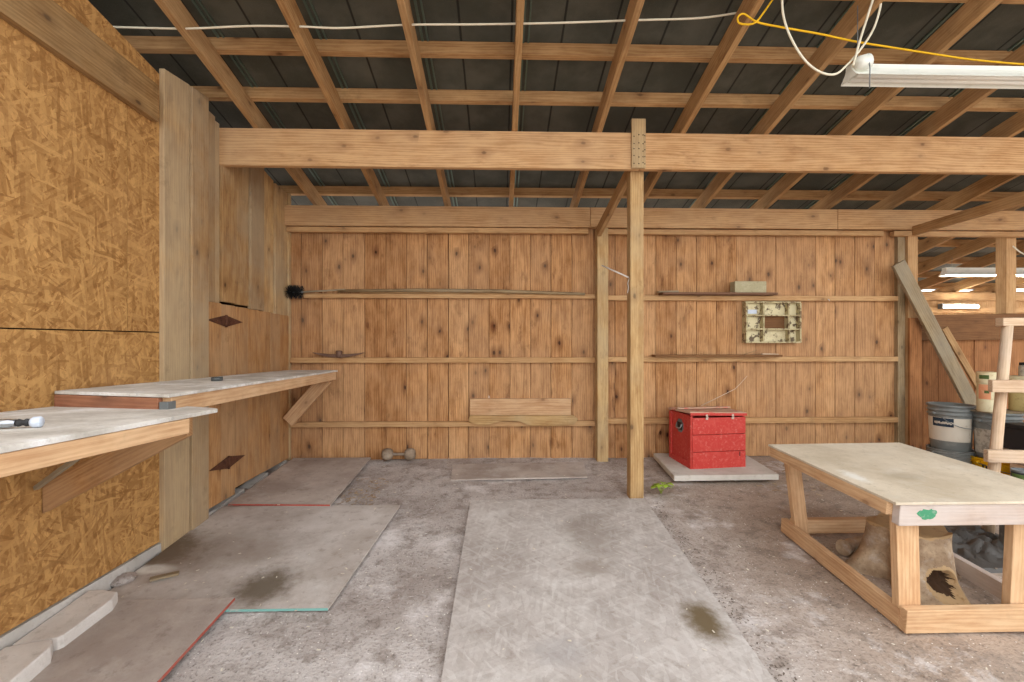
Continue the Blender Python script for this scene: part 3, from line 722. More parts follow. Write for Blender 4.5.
# mattock head
root = thing('mattock_head', 'brown curved mattock head without handle on the middle left rail', 'tool', at(339, 358, Y=YB - .035))
M['oldiron'] = speck('brown_iron', (112, 86, 72), (140, 112, 92), .6, .4, 30, .6)
def arcpt(t, off): 
    p = at(313 + 52 * t, 353.2 + 10 * (t - .5) ** 2 * -1 + 3.2 - off, Y=YB - .035); return p
m = MB(); N = 14; yo = .014
top_, bot_ = [], []
for i in range(N + 1):
    t = i / N; q = 1 - (2 * t - 1) ** 2
    top_.append(at(313 + 51 * t, 352.4 + 1.9 * q, Y=YB - .035)); bot_.append(at(313 + 51 * t, 352.9 + 4.7 * q, Y=YB - .035))
m.prism([p + Vector((0, -yo, 0)) for p in bot_ + top_[::-1]], (0, 2 * yo, 0)); m.build('blade', 'oldiron', root, bevel=.003)
m = MB(); c = at(339, 354.3, Y=YB - .035); m.lathe([(.024, -.03), (.03, -.026), (.03, .026), (.024, .034), (.016, .034), (.016, -.03), (.024, -.03)], c, 14)
m.build('eye', 'oldiron', root)
# leaning offcut and bark edged board on the lowest left rail
z3 = zr['l3']
a, b = at(470, 420, Y=YB - .03), at(571, 420, Y=YB - .03); zt_ = at(520, 398.6, Y=YB - .03).z
m = MB(); m.hexa([(a.x, YB - .022, z3 + .0015), (a.x, YB - .002, z3 + .0015), (a.x, YB - .002, zt_), (a.x, YB - .022, zt_ - .004), (b.x, YB - .022, z3 + .0015), (b.x, YB - .002, z3 + .0015), (b.x, YB - .002, zt_), (b.x, YB - .022, zt_)])
tag(m.build('offcut_board', 'pine', bevel=.003), 'pale offcut board standing on the lowest left rail', 'board')
pts = [(470, 415.5), (468, 421), (473, 423.5), (480, 425), (488, 425), (494, 423), (500, 421.5), (512, 421), (520, 421.5), (525, 424), (532, 426), (548, 426.5), (562, 425.5), (575, 424), (578, 419), (574, 415.5)]
m = MB(); m.prism([at(x, y, Y=YB - .068) for x, y in pts], (0, .024, 0), grain=(1, 0, 0))
tag(m.build('bark_board', 'post', bevel=.002), 'wavy edged slab board fixed along the lowest left rail', 'board', kind='thing')
# shelf board and block, right upper rail
z1 = zr['r1']; a, b = at(660, 293, Y=YB - .1), at(776, 293, Y=YB - .1)
M['darkshelf'] = wood('dark_shelf_board', (132, 96, 74), (92, 62, 46), grey=(118, 98, 82), greyamt=.3, knot=.2)
m = MB(); m.box(a.x + .02, b.x, YB - .13, YB - .004, z1 + .001, z1 + .022); tag(m.build('shelf_board', 'darkshelf', bevel=.002), 'narrow dark board lying along the upper right rail', 'board')
m = MB(); m.hexa([(a.x - .02, YB - .12, z1 + .023), (a.x - .02, YB - .05, z1 + .023), (a.x - .02, YB - .05, z1 + .034), (a.x - .02, YB - .12, z1 + .034), (a.x + .17, YB - .12, z1 + .023), (a.x + .17, YB - .05, z1 + .023), (a.x + .17, YB - .05, z1 + .04), (a.x + .17, YB - .12, z1 + .04)])
tag(m.build('wood_strip', 'grey', bevel=.002), 'short grey strip on the left end of the upper right shelf board', 'strip')
M['block'] = speck('green_grey_block', (172, 164, 132), (136, 132, 104), .9, 0, 60, .6, second=(188, 180, 150))
a, b = at(735, 290, Y=YB - .12), at(766.5, 290, Y=YB - .12); zt_ = at(750, 281.2, Y=YB - .12).z
m = MB(); m.box(a.x, b.x, YB - .12, YB - .03, z1 + .0225, zt_); tag(m.build('block', M['block'], bevel=.004), 'greyish green block standing on the upper right shelf board', 'block')
# middle right rail
z2 = zr['r2']; a, b = at(655, 356, Y=YB - .1), at(782, 356, Y=YB - .1)
m = MB(); m.box(a.x, b.x, YB - .11, YB - .004, z2 + .001, z2 + .02); tag(m.build('shelf_board', 'dark', bevel=.002), 'narrow brown board lying along the middle right rail above the red chest', 'board')
a, b = at(762, 353, Y=YB - .08), at(778, 353, Y=YB - .08)
m = MB(); m.hexa([(a.x, YB - .09, z2 + .021), (a.x, YB - .06, z2 + .021), (a.x, YB - .06, z2 + .034), (a.x, YB - .09, z2 + .034), (b.x, YB - .09, z2 + .021), (b.x, YB - .06, z2 + .021), (b.x, YB - .06, z2 + .03), (b.x, YB - .09, z2 + .03)])
tag(m.build('wood_chip', 'pale', bevel=.002), 'small pale wood chip on the brown board of the middle right rail', 'chip')
a, b = at(744, 356, Y=YB - .08), at(757, 351, Y=YB - .06)
m = MB(); m.tube([Vector((a.x, a.y, z2 + .023)), (a + b) / 2 + Vector((0, 0, .012)), b + Vector((0, 0, .008))], [.003, .0025, .002], 6); tag(m.build('twig', 'grey'), 'short bent twig on the brown board of the middle right rail', 'twig')
# peeling compartment tray
M['peel'] = speck('peeling_cream_paint', (196, 184, 144), (112, 88, 66), .85, 0, 22, .9, .5, .58, .5, second=(160, 146, 110))
M['peel2'] = speck('stained_cream_panel', (216, 206, 168), (88, 70, 58), .9, 0, 15, .9, .53, .58, .4, second=(196, 182, 146))
a, b = at(746.5, 300, Y=YB - .08), at(802, 300, Y=YB - .08); zt_ = at(775, 301.3, Y=YB - .08).z; zb_ = at(775, 343, Y=YB - .08).z
root = thing('compartment_tray', 'shallow peeling cream paint tray with nine compartments hung on the back wall', 'tray', ((a.x + b.x) / 2, YB - .002, zb_))
xw, zw = b.x - a.x, zt_ - zb_; fx = lambda t: a.x + xw * t; fzz = lambda t: zb_ + zw * t
y0, y1 = YB - .075, YB - .003
m = MB(); m.box(a.x, b.x, y0 + .008, y1 + 0, zt_ - .014, zt_); m.box(a.x, b.x, y0, y1, zb_, zb_ + .014)
m.box(a.x, a.x + .014, y0, y1, zb_ + .014, zt_ - .014, 'z'); m.box(b.x - .014, b.x, y0, y1, zb_ + .014, zt_ - .014, 'z'); m.build('frame', M['peel'], root, bevel=.002)
m = MB()
for (x0, x1, z0, z1_) in ((.02, .33, .67, .97), (.02, .33, .34, .66), (.02, .33, .03, .33), (.33, .84, .67, .97), (.33, .84, .03, .33), (.8, .98, .34, .97), (.8, .98, .03, .33)):
    m.box(fx(x0), fx(x1), y1 - .012, y1 - .002, fzz(z0), fzz(z1_), mi=0)
m.build('back_panel', M['peel2'], root)
m = MB(); m.box(fx(.335), fx(.79), y1 - .008, y1 - .001, fzz(.345), fzz(.655)); o = m.build('bare_panel', 'dark', root); o['label'] = 'bare brown wood in the middle compartment'
for x_, z0, z1_ in ((.325, .03, .97), (.78, .34, .97), (.79, .03, .33)):
    m = MB(); m.box(fx(x_) - .007, fx(x_) + .007, y0 + .004, y1, fzz(z0), fzz(z1_), 'z'); m.build('divider', M['peel'], root, bevel=.001)
for z_ in (.335, .665):
    m = MB(); m.box(fx(.02), fx(.98), y0 + .006, y1, fzz(z_) - .006, fzz(z_) + .006); m.build('shelf', M['peel'], root, bevel=.001)
m = MB(); m.box(fx(.09), fx(.25), y1 - .0165, y1 - .0125, fzz(.71), fzz(.81)); o = m.build('paper_label', 'whitepl', root); o['label'] = 'small white paper tag'
# hook on the right upper rail
c = at(828, 299.5, Y=YB - .05)
m = MB(); m.tube([c + Vector((0, .012, .004)), c + Vector((0, -.012, 0)), c + Vector((0, -.016, -.008)), c + Vector((.006, -.012, -.014))], .003, 6); tag(m.build('hook', 'whitepl'), 'tiny white hook on the upper right rail', 'hook')

# rod on middle post
a = at(628.5, 277.5, Y=3.345); b = at(602, 265.5, Y=3.55)
M['pvc'] = speck('white_rod', (226, 222, 214), (196, 190, 178), .5)
m = MB(); m.tube([Vector((.953, 3.345, a.z)), b], .006, 8); tag(m.build('rod', M['pvc']), 'thin white rod sticking out of the middle post', 'rod', kind='thing')
m = MB(); s0 = Vector((.945, 3.335, a.z - .006)); m.tube([s0 + Vector((.009, 0, .004)), s0 + Vector((-.004, -.004, -.04)), s0 + Vector((.002, -.003, -.07)), s0 + Vector((-.006, -.003, -.11))], .0025, 6)
tag(m.build('string', M['pvc']), 'short white string hanging down the left side of the middle post', 'string')

# ------------------------------------------------------------------ red chest on its slab
M['slab'] = dusty('grey_slab', (212, 206, 196), (190, 182, 170), (160, 150, 136), dustamt=.4)
zs = fz(0, 3.8) + .05
m = MB(); m.prism([(1.385, 3.585, zs - .045), (2.24, 3.60, zs - .045), (2.27, 4.2, zs - .02), (1.43, 4.21, zs - .02)], (0, 0, .045))
tag(m.build('base_slab', M['slab'], bevel=.004), 'flat pale slab on the dirt under the red chest', 'slab')
M['redp'] = speck('worn_red_paint', (190, 60, 52), (208, 126, 112), .65, 0, 44, .65, .5, .74, .3, second=(198, 76, 66))
M['lidp'] = speck('worn_pink_lid', (196, 160, 136), (206, 96, 84), .8, 0, 14, .85, .5, .66, .3, second=(184, 162, 140))
rotz = R(7)
root = thing('storage_chest', 'worn red wooden chest with metal handle standing on pale slab', 'chest', (1.592, 3.755, zs + .001), (0, 0, rotz))
w, d, hh = .49, .35, .445
m = MB()
m.box(0, .02, 0, d, 0, hh, 'y', mi=0); m.box(w - .02, w, 0, d, 0, hh, 'y'); m.box(.02, w - .02, d - .018, d, 0, hh); m.box(.02, w - .02, .018, d - .018, 0, .018)
m.box(.02, w - .02, 0.003, .02, .03, hh - .002) if False else None
m.build('carcass', M['redp'], root, bevel=.003, local=True)
for k in range(3):
    m = MB(); m.box(.0205 - .018, w - .003, -.018, -.0005, .004 + k * .143, .004 + (k + 1) * .143 - .004); m.build('front_board', M['redp'], root, bevel=.003, local=True)
m = MB(); m.box(-.014, -.0005, -.016, .035, .003, hh - .005, 'z'); m.box(-.014, -.0005, d - .035, d, .003, hh - .005, 'z'); m.box(-.014, -.0005, .036, d - .036, .003, .06, 'y'); m.build('side_batten', M['redp'], root, bevel=.002, local=True)
m = MB(); m.hexa([(-.018, -.018, hh + .022), (-.018, d + .012, hh + .004), (-.018, d + .012, hh + .02), (-.018, -.018, hh + .038), (w + .008, -.018, hh + .004), (w + .008, d + .012, hh + .004), (w + .008, d + .012, hh + .02), (w + .008, -.018, hh + .02)])
lid = m.build('lid', M['lidp'], root, bevel=.003, local=True)
m = MB(); m.box(-.01, w, d * .55, d * .55 + .03, hh + .0285, hh + .04); m.build('lid_batten', M['lidp'], lid, bevel=.002, local=True)
m = MB(); m.bar((-.018, -.0185, hh + .018), (w + .008, -.0185, hh + .004), .006, .022); m.build('lid_lip', M['redp'], lid, bevel=.001, local=True)
m = MB(); yc, zc_ = d * .5, hh - .11
oc = [(yc + .058 * math.cos(t * math.pi / 4 + .39), zc_ + .062 * math.sin(t * math.pi / 4 + .39)) for t in range(8)]
m.prism([(-.0005, y, z) for y, z in oc], (-.004, 0, 0)); hp = m.build('handle_plate', M['zinc'], root, bevel=.001, local=True); hp['label'] = 'grey metal handle plate'
m = MB(); m.prism([(-.0047, y, z) for y, z in [(yc - .035, zc_ - .035), (yc + .035, zc_ - .035), (yc + .035, zc_ + .03), (yc - .035, zc_ + .03)]], (-.0015, 0, 0)); m.build('recess', 'nail', hp, local=True)
m = MB(); m.tube([(-.008, yc - .04, zc_ + .02), (-.02, yc - .038, zc_ - .012), (-.022, yc - .02, zc_ - .02), (-.022, yc + .02, zc_ - .02), (-.02, yc + .038, zc_ - .012), (-.008, yc + .04, zc_ + .02)], .006, 8); m.build('bail', 'chrome', hp, local=True)
M['latch'] = speck('worn_latch_metal', (196, 176, 160), (206, 120, 106), .5, .3, 40, .8)
for x in (.13, .365):
    m = MB(); m.box(x - .011, x + .011, -.0235, -.0185, hh - .032, hh - .012); m.box(x - .009, x + .009, -.0245, -.0195, hh - .012, hh + .012); m.tube([(x - .011, -.026, hh - .012), (x + .011, -.026, hh - .012)], .004, 8)
    m.build('latch', M['latch'], root, bevel=.001, local=True)
m = MB(); m.box(w - .062, w - .054, -.0195, -.0185, .10, .138, 'z'); m.build('keyhole', 'nail', root, local=True)
c0 = Vector((1.575 + .27, 3.80 + .31, zs + hh + .02)); tw = [c0, at(735, 389, Y=4.13), at(741, 383, Y=4.16), at(747, 376, Y=4.19)]
m = MB(); m.tube([c0 + Vector((0, .02, .012))] + tw[1:], [.003, .003, .0025, .002], 6); tag(m.build('twig', 'pale'), 'thin pale twig rising from the lid of the red chest', 'twig')

# ------------------------------------------------------------------ low table
M['ttop'] = dusty('dusty_ply_top', (214, 201, 180), (192, 177, 154), (164, 150, 128), dustamt=.4, dust=(218, 212, 200), scale=1.6,
    stains=[(2.0, 2.2, .1, .06, (160, 146, 124), .5), (1.75, 2.2, .05, .12, (232, 230, 224), .7)])
gx, gy = 1.76, 1.975
sl = math.atan(.09)
root = thing('work_table', 'low pine work table with plywood top straddling a tree stump', 'table', (gx, gy, fz(gx, gy)), (sl, 0, 0))
LT, WT = .845, 1.0      # length in depth, width across
ht = .58
m = MB(); m.prism([(-.085, -.04, ht), (.78, -.04, ht), (.75, LT + .03, ht - .036), (-.10, LT + .01, ht - .036)], (0, 0, .012)); m.build('table_top', M['ttop'], root, bevel=.002, local=True)
m = MB(); m.box(-.06, .765, -.035, .003, ht - .095, ht - .002); fr = m.build('front_apron', 'worn', root, bevel=.003, local=True); fr['label'] = 'dusty pinkish front apron board'
M['greenp'] = speck('green_paint_smear', (70, 140, 104), (128, 160, 136), .8, 0, 50, .9)
m = MB()
random.seed(5); gp = [(.058 + .042 * math.cos(t * .2856) * (.8 + .35 * random.random()), ht - .04 + .024 * math.sin(t * .2856) * (.6 + .6 * random.random())) for t in range(22)]
m.prism([(x, -.0352, z) for x, z in gp], (0, -.0006, 0)); o = m.build('paint_smear', M['greenp'], fr, local=True); o['label'] = 'green paint smear'
m = MB(); m.hexa([(-.085, .004, ht - .062), (-.047, .004, ht - .062), (-.047, .004, ht - .002), (-.085, .004, ht - .002), (-.095, LT, ht - .094), (-.057, LT, ht - .094), (-.057, LT, ht - .038), (-.095, LT, ht - .038)]); m.build('side_apron', 'pine', root, bevel=.003, local=True)
m = MB(); m.bar((.74, .004, ht - .033), (.715, LT, ht - .069), .038, .06); m.build('side_apron', 'pine', root, bevel=.003, local=True)
m = MB(); m.box(-.055, .69, LT - .04, LT - .002, ht - .11, ht - .038); m.build('back_apron', 'pine', root, bevel=.003, local=True)
rh = .105
m = MB(); m.box(.003, .04, -.003, LT, 0, rh - .02, 'y'); m.build('base_rail', 'pine', root, bevel=.003, local=True)
m = MB(); m.box(.665, .70, .0, LT, 0, rh - .02, 'y'); m.build('base_rail', 'worn', root, bevel=.003, local=True)
m = MB(); m.box(.003, .702, -.042, -.004, 0, rh); m.build('base_rail', 'pine', root, bevel=.003, local=True)
m = MB(); m.box(.042, .662, LT - .06, LT - .022, 0.012, rh - .006); m.build('base_rail', 'pine', root, bevel=.003, local=True)
def leg(x0, x1, yb0, yt0, wd=.095, zl=.01):
    m = MB(); t = .038; zt0 = ht - .004 - .042 * yt0
    m.hexa([(x0, yb0, zl), (x0 + wd, yb0, zl), (x0 + wd, yb0 + t, zl), (x0, yb0 + t, zl), (x1, yt0, zt0), (x1 + wd, yt0, zt0), (x1 + wd, yt0 + t, zt0), (x1, yt0 + t, zt0)])
    m.build('leg', 'pine', root, bevel=.003, local=True)
leg(.004, -.044, .0, .006, .1, .0865); leg(.515, .49, .0, .006); leg(.042, -.045, LT - .10, LT - .082, .08); leg(.58, .61, LT - .10, LT - .082, .08)

# stump under the table
sc_ = Vector((2.17, 2.36, 0)); zf = fz(sc_.x, sc_.y)
M['bark'] = dusty('stump_bark', (196, 174, 146), (146, 122, 98), (104, 84, 66), dustamt=.35, scale=4)
M['cut'] = speck('rotten_stump_wood', (186, 156, 116), (146, 112, 74), .9, 0, 30, .8, second=(172, 148, 116))
M['hole'] = speck('rot_hole', (70, 50, 34), (40, 28, 20), .95, 0, 30, .6)
root = thing('tree_stump', 'old tree stump with rotted hollow standing under low table', 'stump', (sc_.x, sc_.y, zf))
m = MB(); N, K = 200, 64; Hs = .29; hole_th = -1.62
def srad(th, z):
    flare = .10 * math.exp(-z * 10) * (1 + .7 * math.sin(3 * th + .6) + .3 * math.sin(7 * th))
    return .16 + flare + .012 * math.sin(5 * th + 1) + .01 * mnoise.noise(Vector((math.cos(th) * 3, math.sin(th) * 3, z * 9)))
grid = []
for k in range(K + 1):
    z = Hs * k / K
    for i in range(N):
        th = 2 * math.pi * i / N - math.pi; rr = srad(th, z)
        q = ((th - hole_th) / .34) ** 2 + ((z - .085) / .06) ** 2 + .35 * mnoise.noise(Vector((th * 7, z * 40, 2))) + .12 * mnoise.noise(Vector((th * 22, z * 120, 5)))
        if q < 1: rr -= .10 * (1 - max(q, 0)) ** .5
        top = Hs + (0.03 * mnoise.noise(Vector((math.cos(th) * 2, math.sin(th) * 2, 4))))
        grid.append(q); m.v.append(Vector((sc_.x + rr * math.cos(th), sc_.y + rr * math.sin(th), zf - .03 + z / Hs * (top + .0))))
for k in range(K):
    for i in range(N):
        j = (i + 1) % N; ids = (k * N + i, k * N + j, (k + 1) * N + j, (k + 1) * N + i); q = grid[ids[0]]
        m.face(ids, [(0, 0)] * 4, .3, 2 if q < .7 else (1 if q < 1.6 or k >= K - 2 - 7 * mnoise.noise(Vector((math.cos(2 * math.pi * i / N) * 3, math.sin(2 * math.pi * i / N) * 3, 0))) else 0), True)
m.face([K * N + i for i in range(N)], [(0, 0)] * N, .3, 1)
m.build('trunk', [M['bark'], M['cut'], M['hole']], root)
# log behind the stump
def log(a, b, r0, r1, label, name='log'):
    m = MB(); pts = [a.lerp(b, t / 6) for t in range(7)]; m.tube(pts, [r0 + (r1 - r0) * t / 6 + .006 * random.uniform(-1, 1) for t in range(7)], 12)
    for v in m.v: v += Vector((mnoise.noise(v * 14), mnoise.noise(v * 13 + Vector((4, 0, 0))), mnoise.noise(v * 12))) * .008
    tag(m.build(name, M['bark']), label, 'log')
a = at_floor(846, 556); b = at_floor(874, 549)
log(a + Vector((0, .02, .035)), b + Vector((0, .04, .03)), .042, .034, 'short rotten log lying behind the stump under the table')
# dark crumpled plastic beyond the table
M['tarp'] = speck('dark_plastic_sheet', (74, 70, 66), (104, 98, 90), .55, 0, 6, .6, spec=.4)
m = MB(); nx_, ny_ = 46, 40
for j in range(ny_ + 1):
    for i in range(nx_ + 1):
        x = 2.5 + .6 * i / nx_; y = 2.38 + .52 * j / ny_
        ed = min(i, nx_ - i, j, ny_ - j); z = fz(x, y) + .003 + min(1, ed / 12) ** 1.5 * (.01 + .08 * abs(mnoise.noise(Vector((x * 7, y * 7, 0)))) + .05 * abs(mnoise.noise(Vector((x * 13, y * 13, 3)))))
        m.v.append(Vector((x, y, z - (.02 if ed == 0 else 0))))
for j in range(ny_):
    for i in range(nx_):
        a_ = j * (nx_ + 1) + i; m.face((a_, a_ + 1, a_ + nx_ + 2, a_ + nx_ + 1), [(0, 0)] * 4)
TARP = m

# ------------------------------------------------------------------ buckets, cans and the frame
M['gplast'] = speck('grey_bucket_plastic', (128, 132, 130), (160, 160, 152), .5, 0, 14, .5, .5, .7, .1, second=(116, 120, 118))
M['yplast'] = speck('yellow_bucket_plastic', (232, 182, 20), (214, 150, 16), .45, 0, 14, .6)
M['label_w'] = speck('dirty_white_label', (216, 208, 192), (186, 174, 150), .7, 0, 22, .6)
M['label_b'] = speck('navy_label', (36, 52, 70), (54, 84, 72), .6, 0, 30, .6)
M['label_s'] = speck('speckled_label', (192, 186, 172), (150, 144, 132), .8, 0, 34, .9, .45, .62)
M['letter_d'] = speck('dark_print', (50, 38, 26), (70, 54, 30), .7)
def bucket(c, mat, label, group=None, hgt=.365, r=.143, name='bucket'):
    root = thing(name, label, 'bucket', c, group=group)
    P = [(r * .86, 0), (r * .885, .004), (r * .97, hgt * .76), (r * .97, hgt * .775), (r * 1.05, hgt * .78), (r * 1.05, hgt * .8), (r * .985, hgt * .805), (r * .985, hgt * .865), (r * 1.06, hgt * .87), (r * 1.06, hgt * .89), (r, hgt * .895), (r, hgt * .955), (r * 1.07, hgt * .96), (r * 1.07, hgt), (r * .97, hgt), (r * .96, hgt * .9), (r * .83, .01), (.0001, .01)]
    m = MB(); m.lathe(P, c, 36); m.build('body', mat, root)
    m = MB(); pts = []
    for k in range(13):
        t = math.pi * k / 12; pts.append(Vector(c) + Vector((math.cos(t) * r * 1.1, -math.sin(t) * r * .75 - (.4 * r if 0 < k < 12 else 0), hgt * .8 - math.sin(t) * hgt * .28)))
    m.tube(pts, .0028, 6); m.build('bail', M['zinc'], root)
    for s_ in (-1, 1):
        m = MB(); m.lathe([(.016, -.004), (.016, .012), (.01, .016), (.0001, .016)], Vector(c) + Vector((s_ * r * 1.01, 0, hgt * .8)), 12, axis=(s_, 0, 0)); m.build('ear', mat, root)
    return root
def wrap(root, c, mat, r, z0, z1, a0, a1, name, r2=None, n=16):
    m = MB(); m.lathe([(r, z0), (r2 or r, z1)], c, n, arc=(R(a0), R(a1))); return m.build(name, mat, root)
D1 = 3.9
p = at(950.5, 447, D=D1); gz = fz(p.x, p.y)
cA = Vector((p.x, p.y, gz))
dirv = -90 - math.degrees(math.atan2(p.x, p.y)) * 1.0       # bearing from bucket to camera
bb = bucket(cA, M['gplast'], 'lower grey bucket under the labelled bucket, by the half wall', hgt=at(950, 448, D=D1).z - gz, r=.148)
cB = Vector((p.x, p.y, at(950, 448, D=D1).z - .004)); hB = at(950, 404, D=D1).z - cB.z
bu = bucket(cB, M['gplast'], 'grey bucket with white and navy label nested on another grey bucket', hgt=hB, r=.146)
dz = .0
fa = dirv - 0
lb = wrap(bu, cB, M['label_w'], .138, .08, .275, fa - 78, fa + 62, 'label', .1438)
lb['label'] = 'dirty white paper label'
nb = wrap(bu, cB, M['label_b'], .1418, .20, .272, fa - 50, fa + 8, 'label_panel', .1442); nb['label'] = 'navy panel with pale lettering'
m = MB()
random.seed(11)
th = fa - 44
while th < fa + 4:
    wv = random.uniform(2.6, 4.6); zt2 = .238 + random.uniform(-.002, .006)
    m.lathe([(.1436, .222 + random.uniform(-.002, .003)), (.1441, zt2)], cB, 3, arc=(R(th), R(th + wv * .8))); th += wv
m.build('lettering', M['label_w'], bu)
# second stack: grey over yellow
p2 = at(997, 440, D=3.7); gz2 = fz(p2.x, p2.y); zsp = at(997, 458, D=3.7).z
cY = Vector((p2.x, p2.y, gz2))
yb3 = bucket(cY, M['yplast'], 'yellow bucket under a grey bucket beside the pale frame', hgt=zsp - gz2 + .005, r=.158)
fa2 = -90 - math.degrees(math.atan2(p2.x, p2.y))
hY = zsp - gz2 + .005
m = MB()
for k, (o1, w1) in enumerate(((-32, 5), (-24, 4), (-15, 6), (-5, 4))):
    m.lathe([(.1515, hY * .3), (.1565, hY * .72)], cY, 3, arc=(R(fa2 + o1), R(fa2 + o1 + w1)))
m.build('lettering', M['letter_d'], yb3)
cG = Vector((p2.x, p2.y, zsp + .006))
gb = bucket(cG, M['gplast'], 'grey bucket with worn speckled label standing on the yellow bucket', hgt=at(997, 412, D=3.7).z - zsp)
w_ = wrap(gb, cG, M['label_s'], .139, .04, .235, fa2 - 62, fa2 + 30, 'label', .1445); w_['label'] = 'worn speckled label'
ztop2 = at(997, 412, D=3.7).z
# board that carries the cans
m = MB(); m.box(p2.x - .16, p2.x + .5, p2.y - .1, p2.y + .1, ztop2 + .001, ztop2 + .011); tag(m.build('can_board', 'grey', bevel=.002), 'thin board across the grey bucket carrying the paint cans', 'board')
zt3 = ztop2 + .012
M['cream'] = speck('cream_can', (226, 216, 180), (190, 160, 108), .6, 0, 18, .6, .52, .7, second=(206, 184, 138))
M['orange'] = speck('faded_orange_print', (224, 156, 116), (226, 190, 150), .7, 0, 20, .7)
M['greenc'] = speck('green_print', (84, 104, 56), (130, 140, 90), .7, 0, 30, .6)
M['tan'] = speck('tan_can', (196, 178, 122), (160, 134, 80), .65, 0, 26, .7)
M['black'] = speck('black_plastic', (40, 40, 42), (62, 60, 60), .55, 0, 12, .5)
def can(c, mat, label, r, h, n=24):
    root = thing('can', label, 'can', c); m = MB()
    m.lathe([(r * .97, 0), (r, .004), (r, h * .72)], c, n); m.build('body', mat, root)
    m = MB(); m.lathe([(r * 1.03, h * .72), (r * 1.05, h * .73), (r * 1.05, h * .97), (r * 1.02, h), (.0001, h)], c, n); m.build('lid', M['cream'], root)
    return root
c1 = at(988, 412, D=3.66); c1.z = zt3
h1 = at(988, 372, D=3.66).z - zt3
r1_ = can(c1, M['cream'], 'cream can with faded orange print left of pale frame pole', .066, h1)
f1 = -90 - math.degrees(math.atan2(c1.x, c1.y))
o = wrap(r1_, c1, M['orange'], .0668, h1 * .32, h1 * .69, f1 - 52, f1 + 14, 'print'); o['label'] = 'faded orange print'
o = wrap(r1_, c1, M['greenc'], .0698, h1 * .83, h1 * .93, f1 - 45, f1 + 5, 'lid_print'); o['label'] = 'dark green print on lid'
o = wrap(r1_, c1, M['greenc'], .0674, h1 * .47, h1 * .54, f1 - 18, f1 + 6, 'mark'); 
c2 = at(1022, 414, D=3.7); c2.z = zt3; h2 = at(1018, 376, D=3.7).z - zt3
can(c2, M['tan'], 'tan can with pale lid right of the pale frame pole', .076, h2)
c3 = c2 + Vector((.02, .12, h2 + .001)) ; c3 = Vector((c2.x + .02, c2.y, c2.z + h2 + .0005)); h3 = .11
root = thing('spray_bottle', 'grey bottle standing on top of the tan can', 'bottle', c3); m = MB(); m.lathe([(.032, 0), (.034, .004), (.034, .075), (.028, .088)], c3, 18); m.build('body', M['label_s'], root)
m = MB(); m.lathe([(.028, .088), (.03, .09), (.03, h3), (.0001, h3)], c3, 18); m.build('cap', M['black'], root)
# frame of pale poles
D3 = 2.86
A = at(1008, 322, D=D3); B = at(993, 480, D=D3 - .02); d = (B - A).normalized(); t = (fz(B.x, B.y) - B.z) / d.z; foot = B + d * t
rt = Vector((math.cos(R(8)), -math.sin(R(8)), 0))
root = thing('pole_rack', 'pale bleached wooden rack of poles and crossbars in front of the buckets', 'rack', foot)
m = MB(); m.tube([foot, B, A + Vector((0, 0, .01))], [.03, .029, .027], 14); m.build('pole', 'pale', root)
off = rt * .62
m = MB(); m.tube([foot + off + Vector((0, 0, fz(0, 2.6) - fz(0, 2.68) + 0)), B + off, A + off + Vector((0, 0, .01))], [.03, .029, .027], 14); m.build('pole', 'pale', root)
for (px_, py_, l0) in ((1008, 322, -.05), (1001, 386, -.06), (996.5, 456, -.06)):
    c = at(px_, py_, D=D3 - .075 if py_ > 330 else D3); z_ = Vector((0, 0, .0))
    m = MB(); m.bar(c + rt * l0 + z_, c + rt * .7 + z_, .055 if py_ < 330 else .034, .075 if py_ > 330 else .05); m.build('crossbar', 'pale', root, bevel=.004)
# black box hanging right, green can
c = at(1035, 450, D=3.25); z0 = at(1022, 453, D=3.25).z
# a plank lower down carries the box
m = MB(); m.box(c.x - .06, c.x + .35, c.y - .05, c.y + .15, z0, z0 + .25)
for v in m.v: pass
M['blackbox'] = M['black']
bxroot = thing('crate', 'black box at the right edge behind the pale rack', 'crate', (c.x + .14, c.y + .05, fz(c.x, c.y)))
m = MB(); m.box(c.x - .055, c.x + .3, c.y - .06, c.y + .16, z0, z0 + .16); m.build('body', M['black'], bxroot, bevel=.008)
m = MB(); m.box(c.x - .06, c.x + .305, c.y - .065, c.y + .165, z0 + .1605, z0 + .19); m.build('lid', M['black'], bxroot, bevel=.006)
zf_ = fz(c.x, c.y)
# box stands on an upturned crate (wood)
stroot = thing('wooden_crate', 'pale wooden crate under the black box', 'crate', (c.x + .12, c.y + .05, zf_))
m = MB(); x0, x1, y0, y1 = c.x - .0, c.x + .3, c.y - .0, c.y + .16
for k in range(4):
    zz = zf_ + .01 + k * (z0 - zf_ - .02) / 4; hh2 = (z0 - zf_ - .02) / 4 - .015
    m.box(x0, x1, y0, y0 + .015, zz, zz + hh2); m.box(x0, x1, y1 - .015, y1, zz, zz + hh2); m.box(x0, x0 + .015, y0 + .016, y1 - .016, zz, zz + hh2, 'y'); m.box(x1 - .015, x1, y0 + .016, y1 - .016, zz, zz + hh2, 'y')
m.build('slats', 'pale', stroot)
m = MB(); m.box(x0, x1, y0, y1, z0 - .016, z0 - .002); m.build('top', 'pale', stroot)
for sx in (x0 + .016, x1 - .036):
    for sy in (y0 + .016, y1 - .036):
        m = MB(); m.box(sx, sx + .02, sy, sy + .02, zf_, z0 - .017, 'z'); m.build('corner_post', 'pale', stroot)
c = at(1024, 480, D=2.58); z0 = fz(c.x, c.y); zt4 = at(1021, 470, D=2.58).z
root = thing('paint_can', 'dark green printed can at the right edge below the black box', 'can', (c.x, c.y, z0))
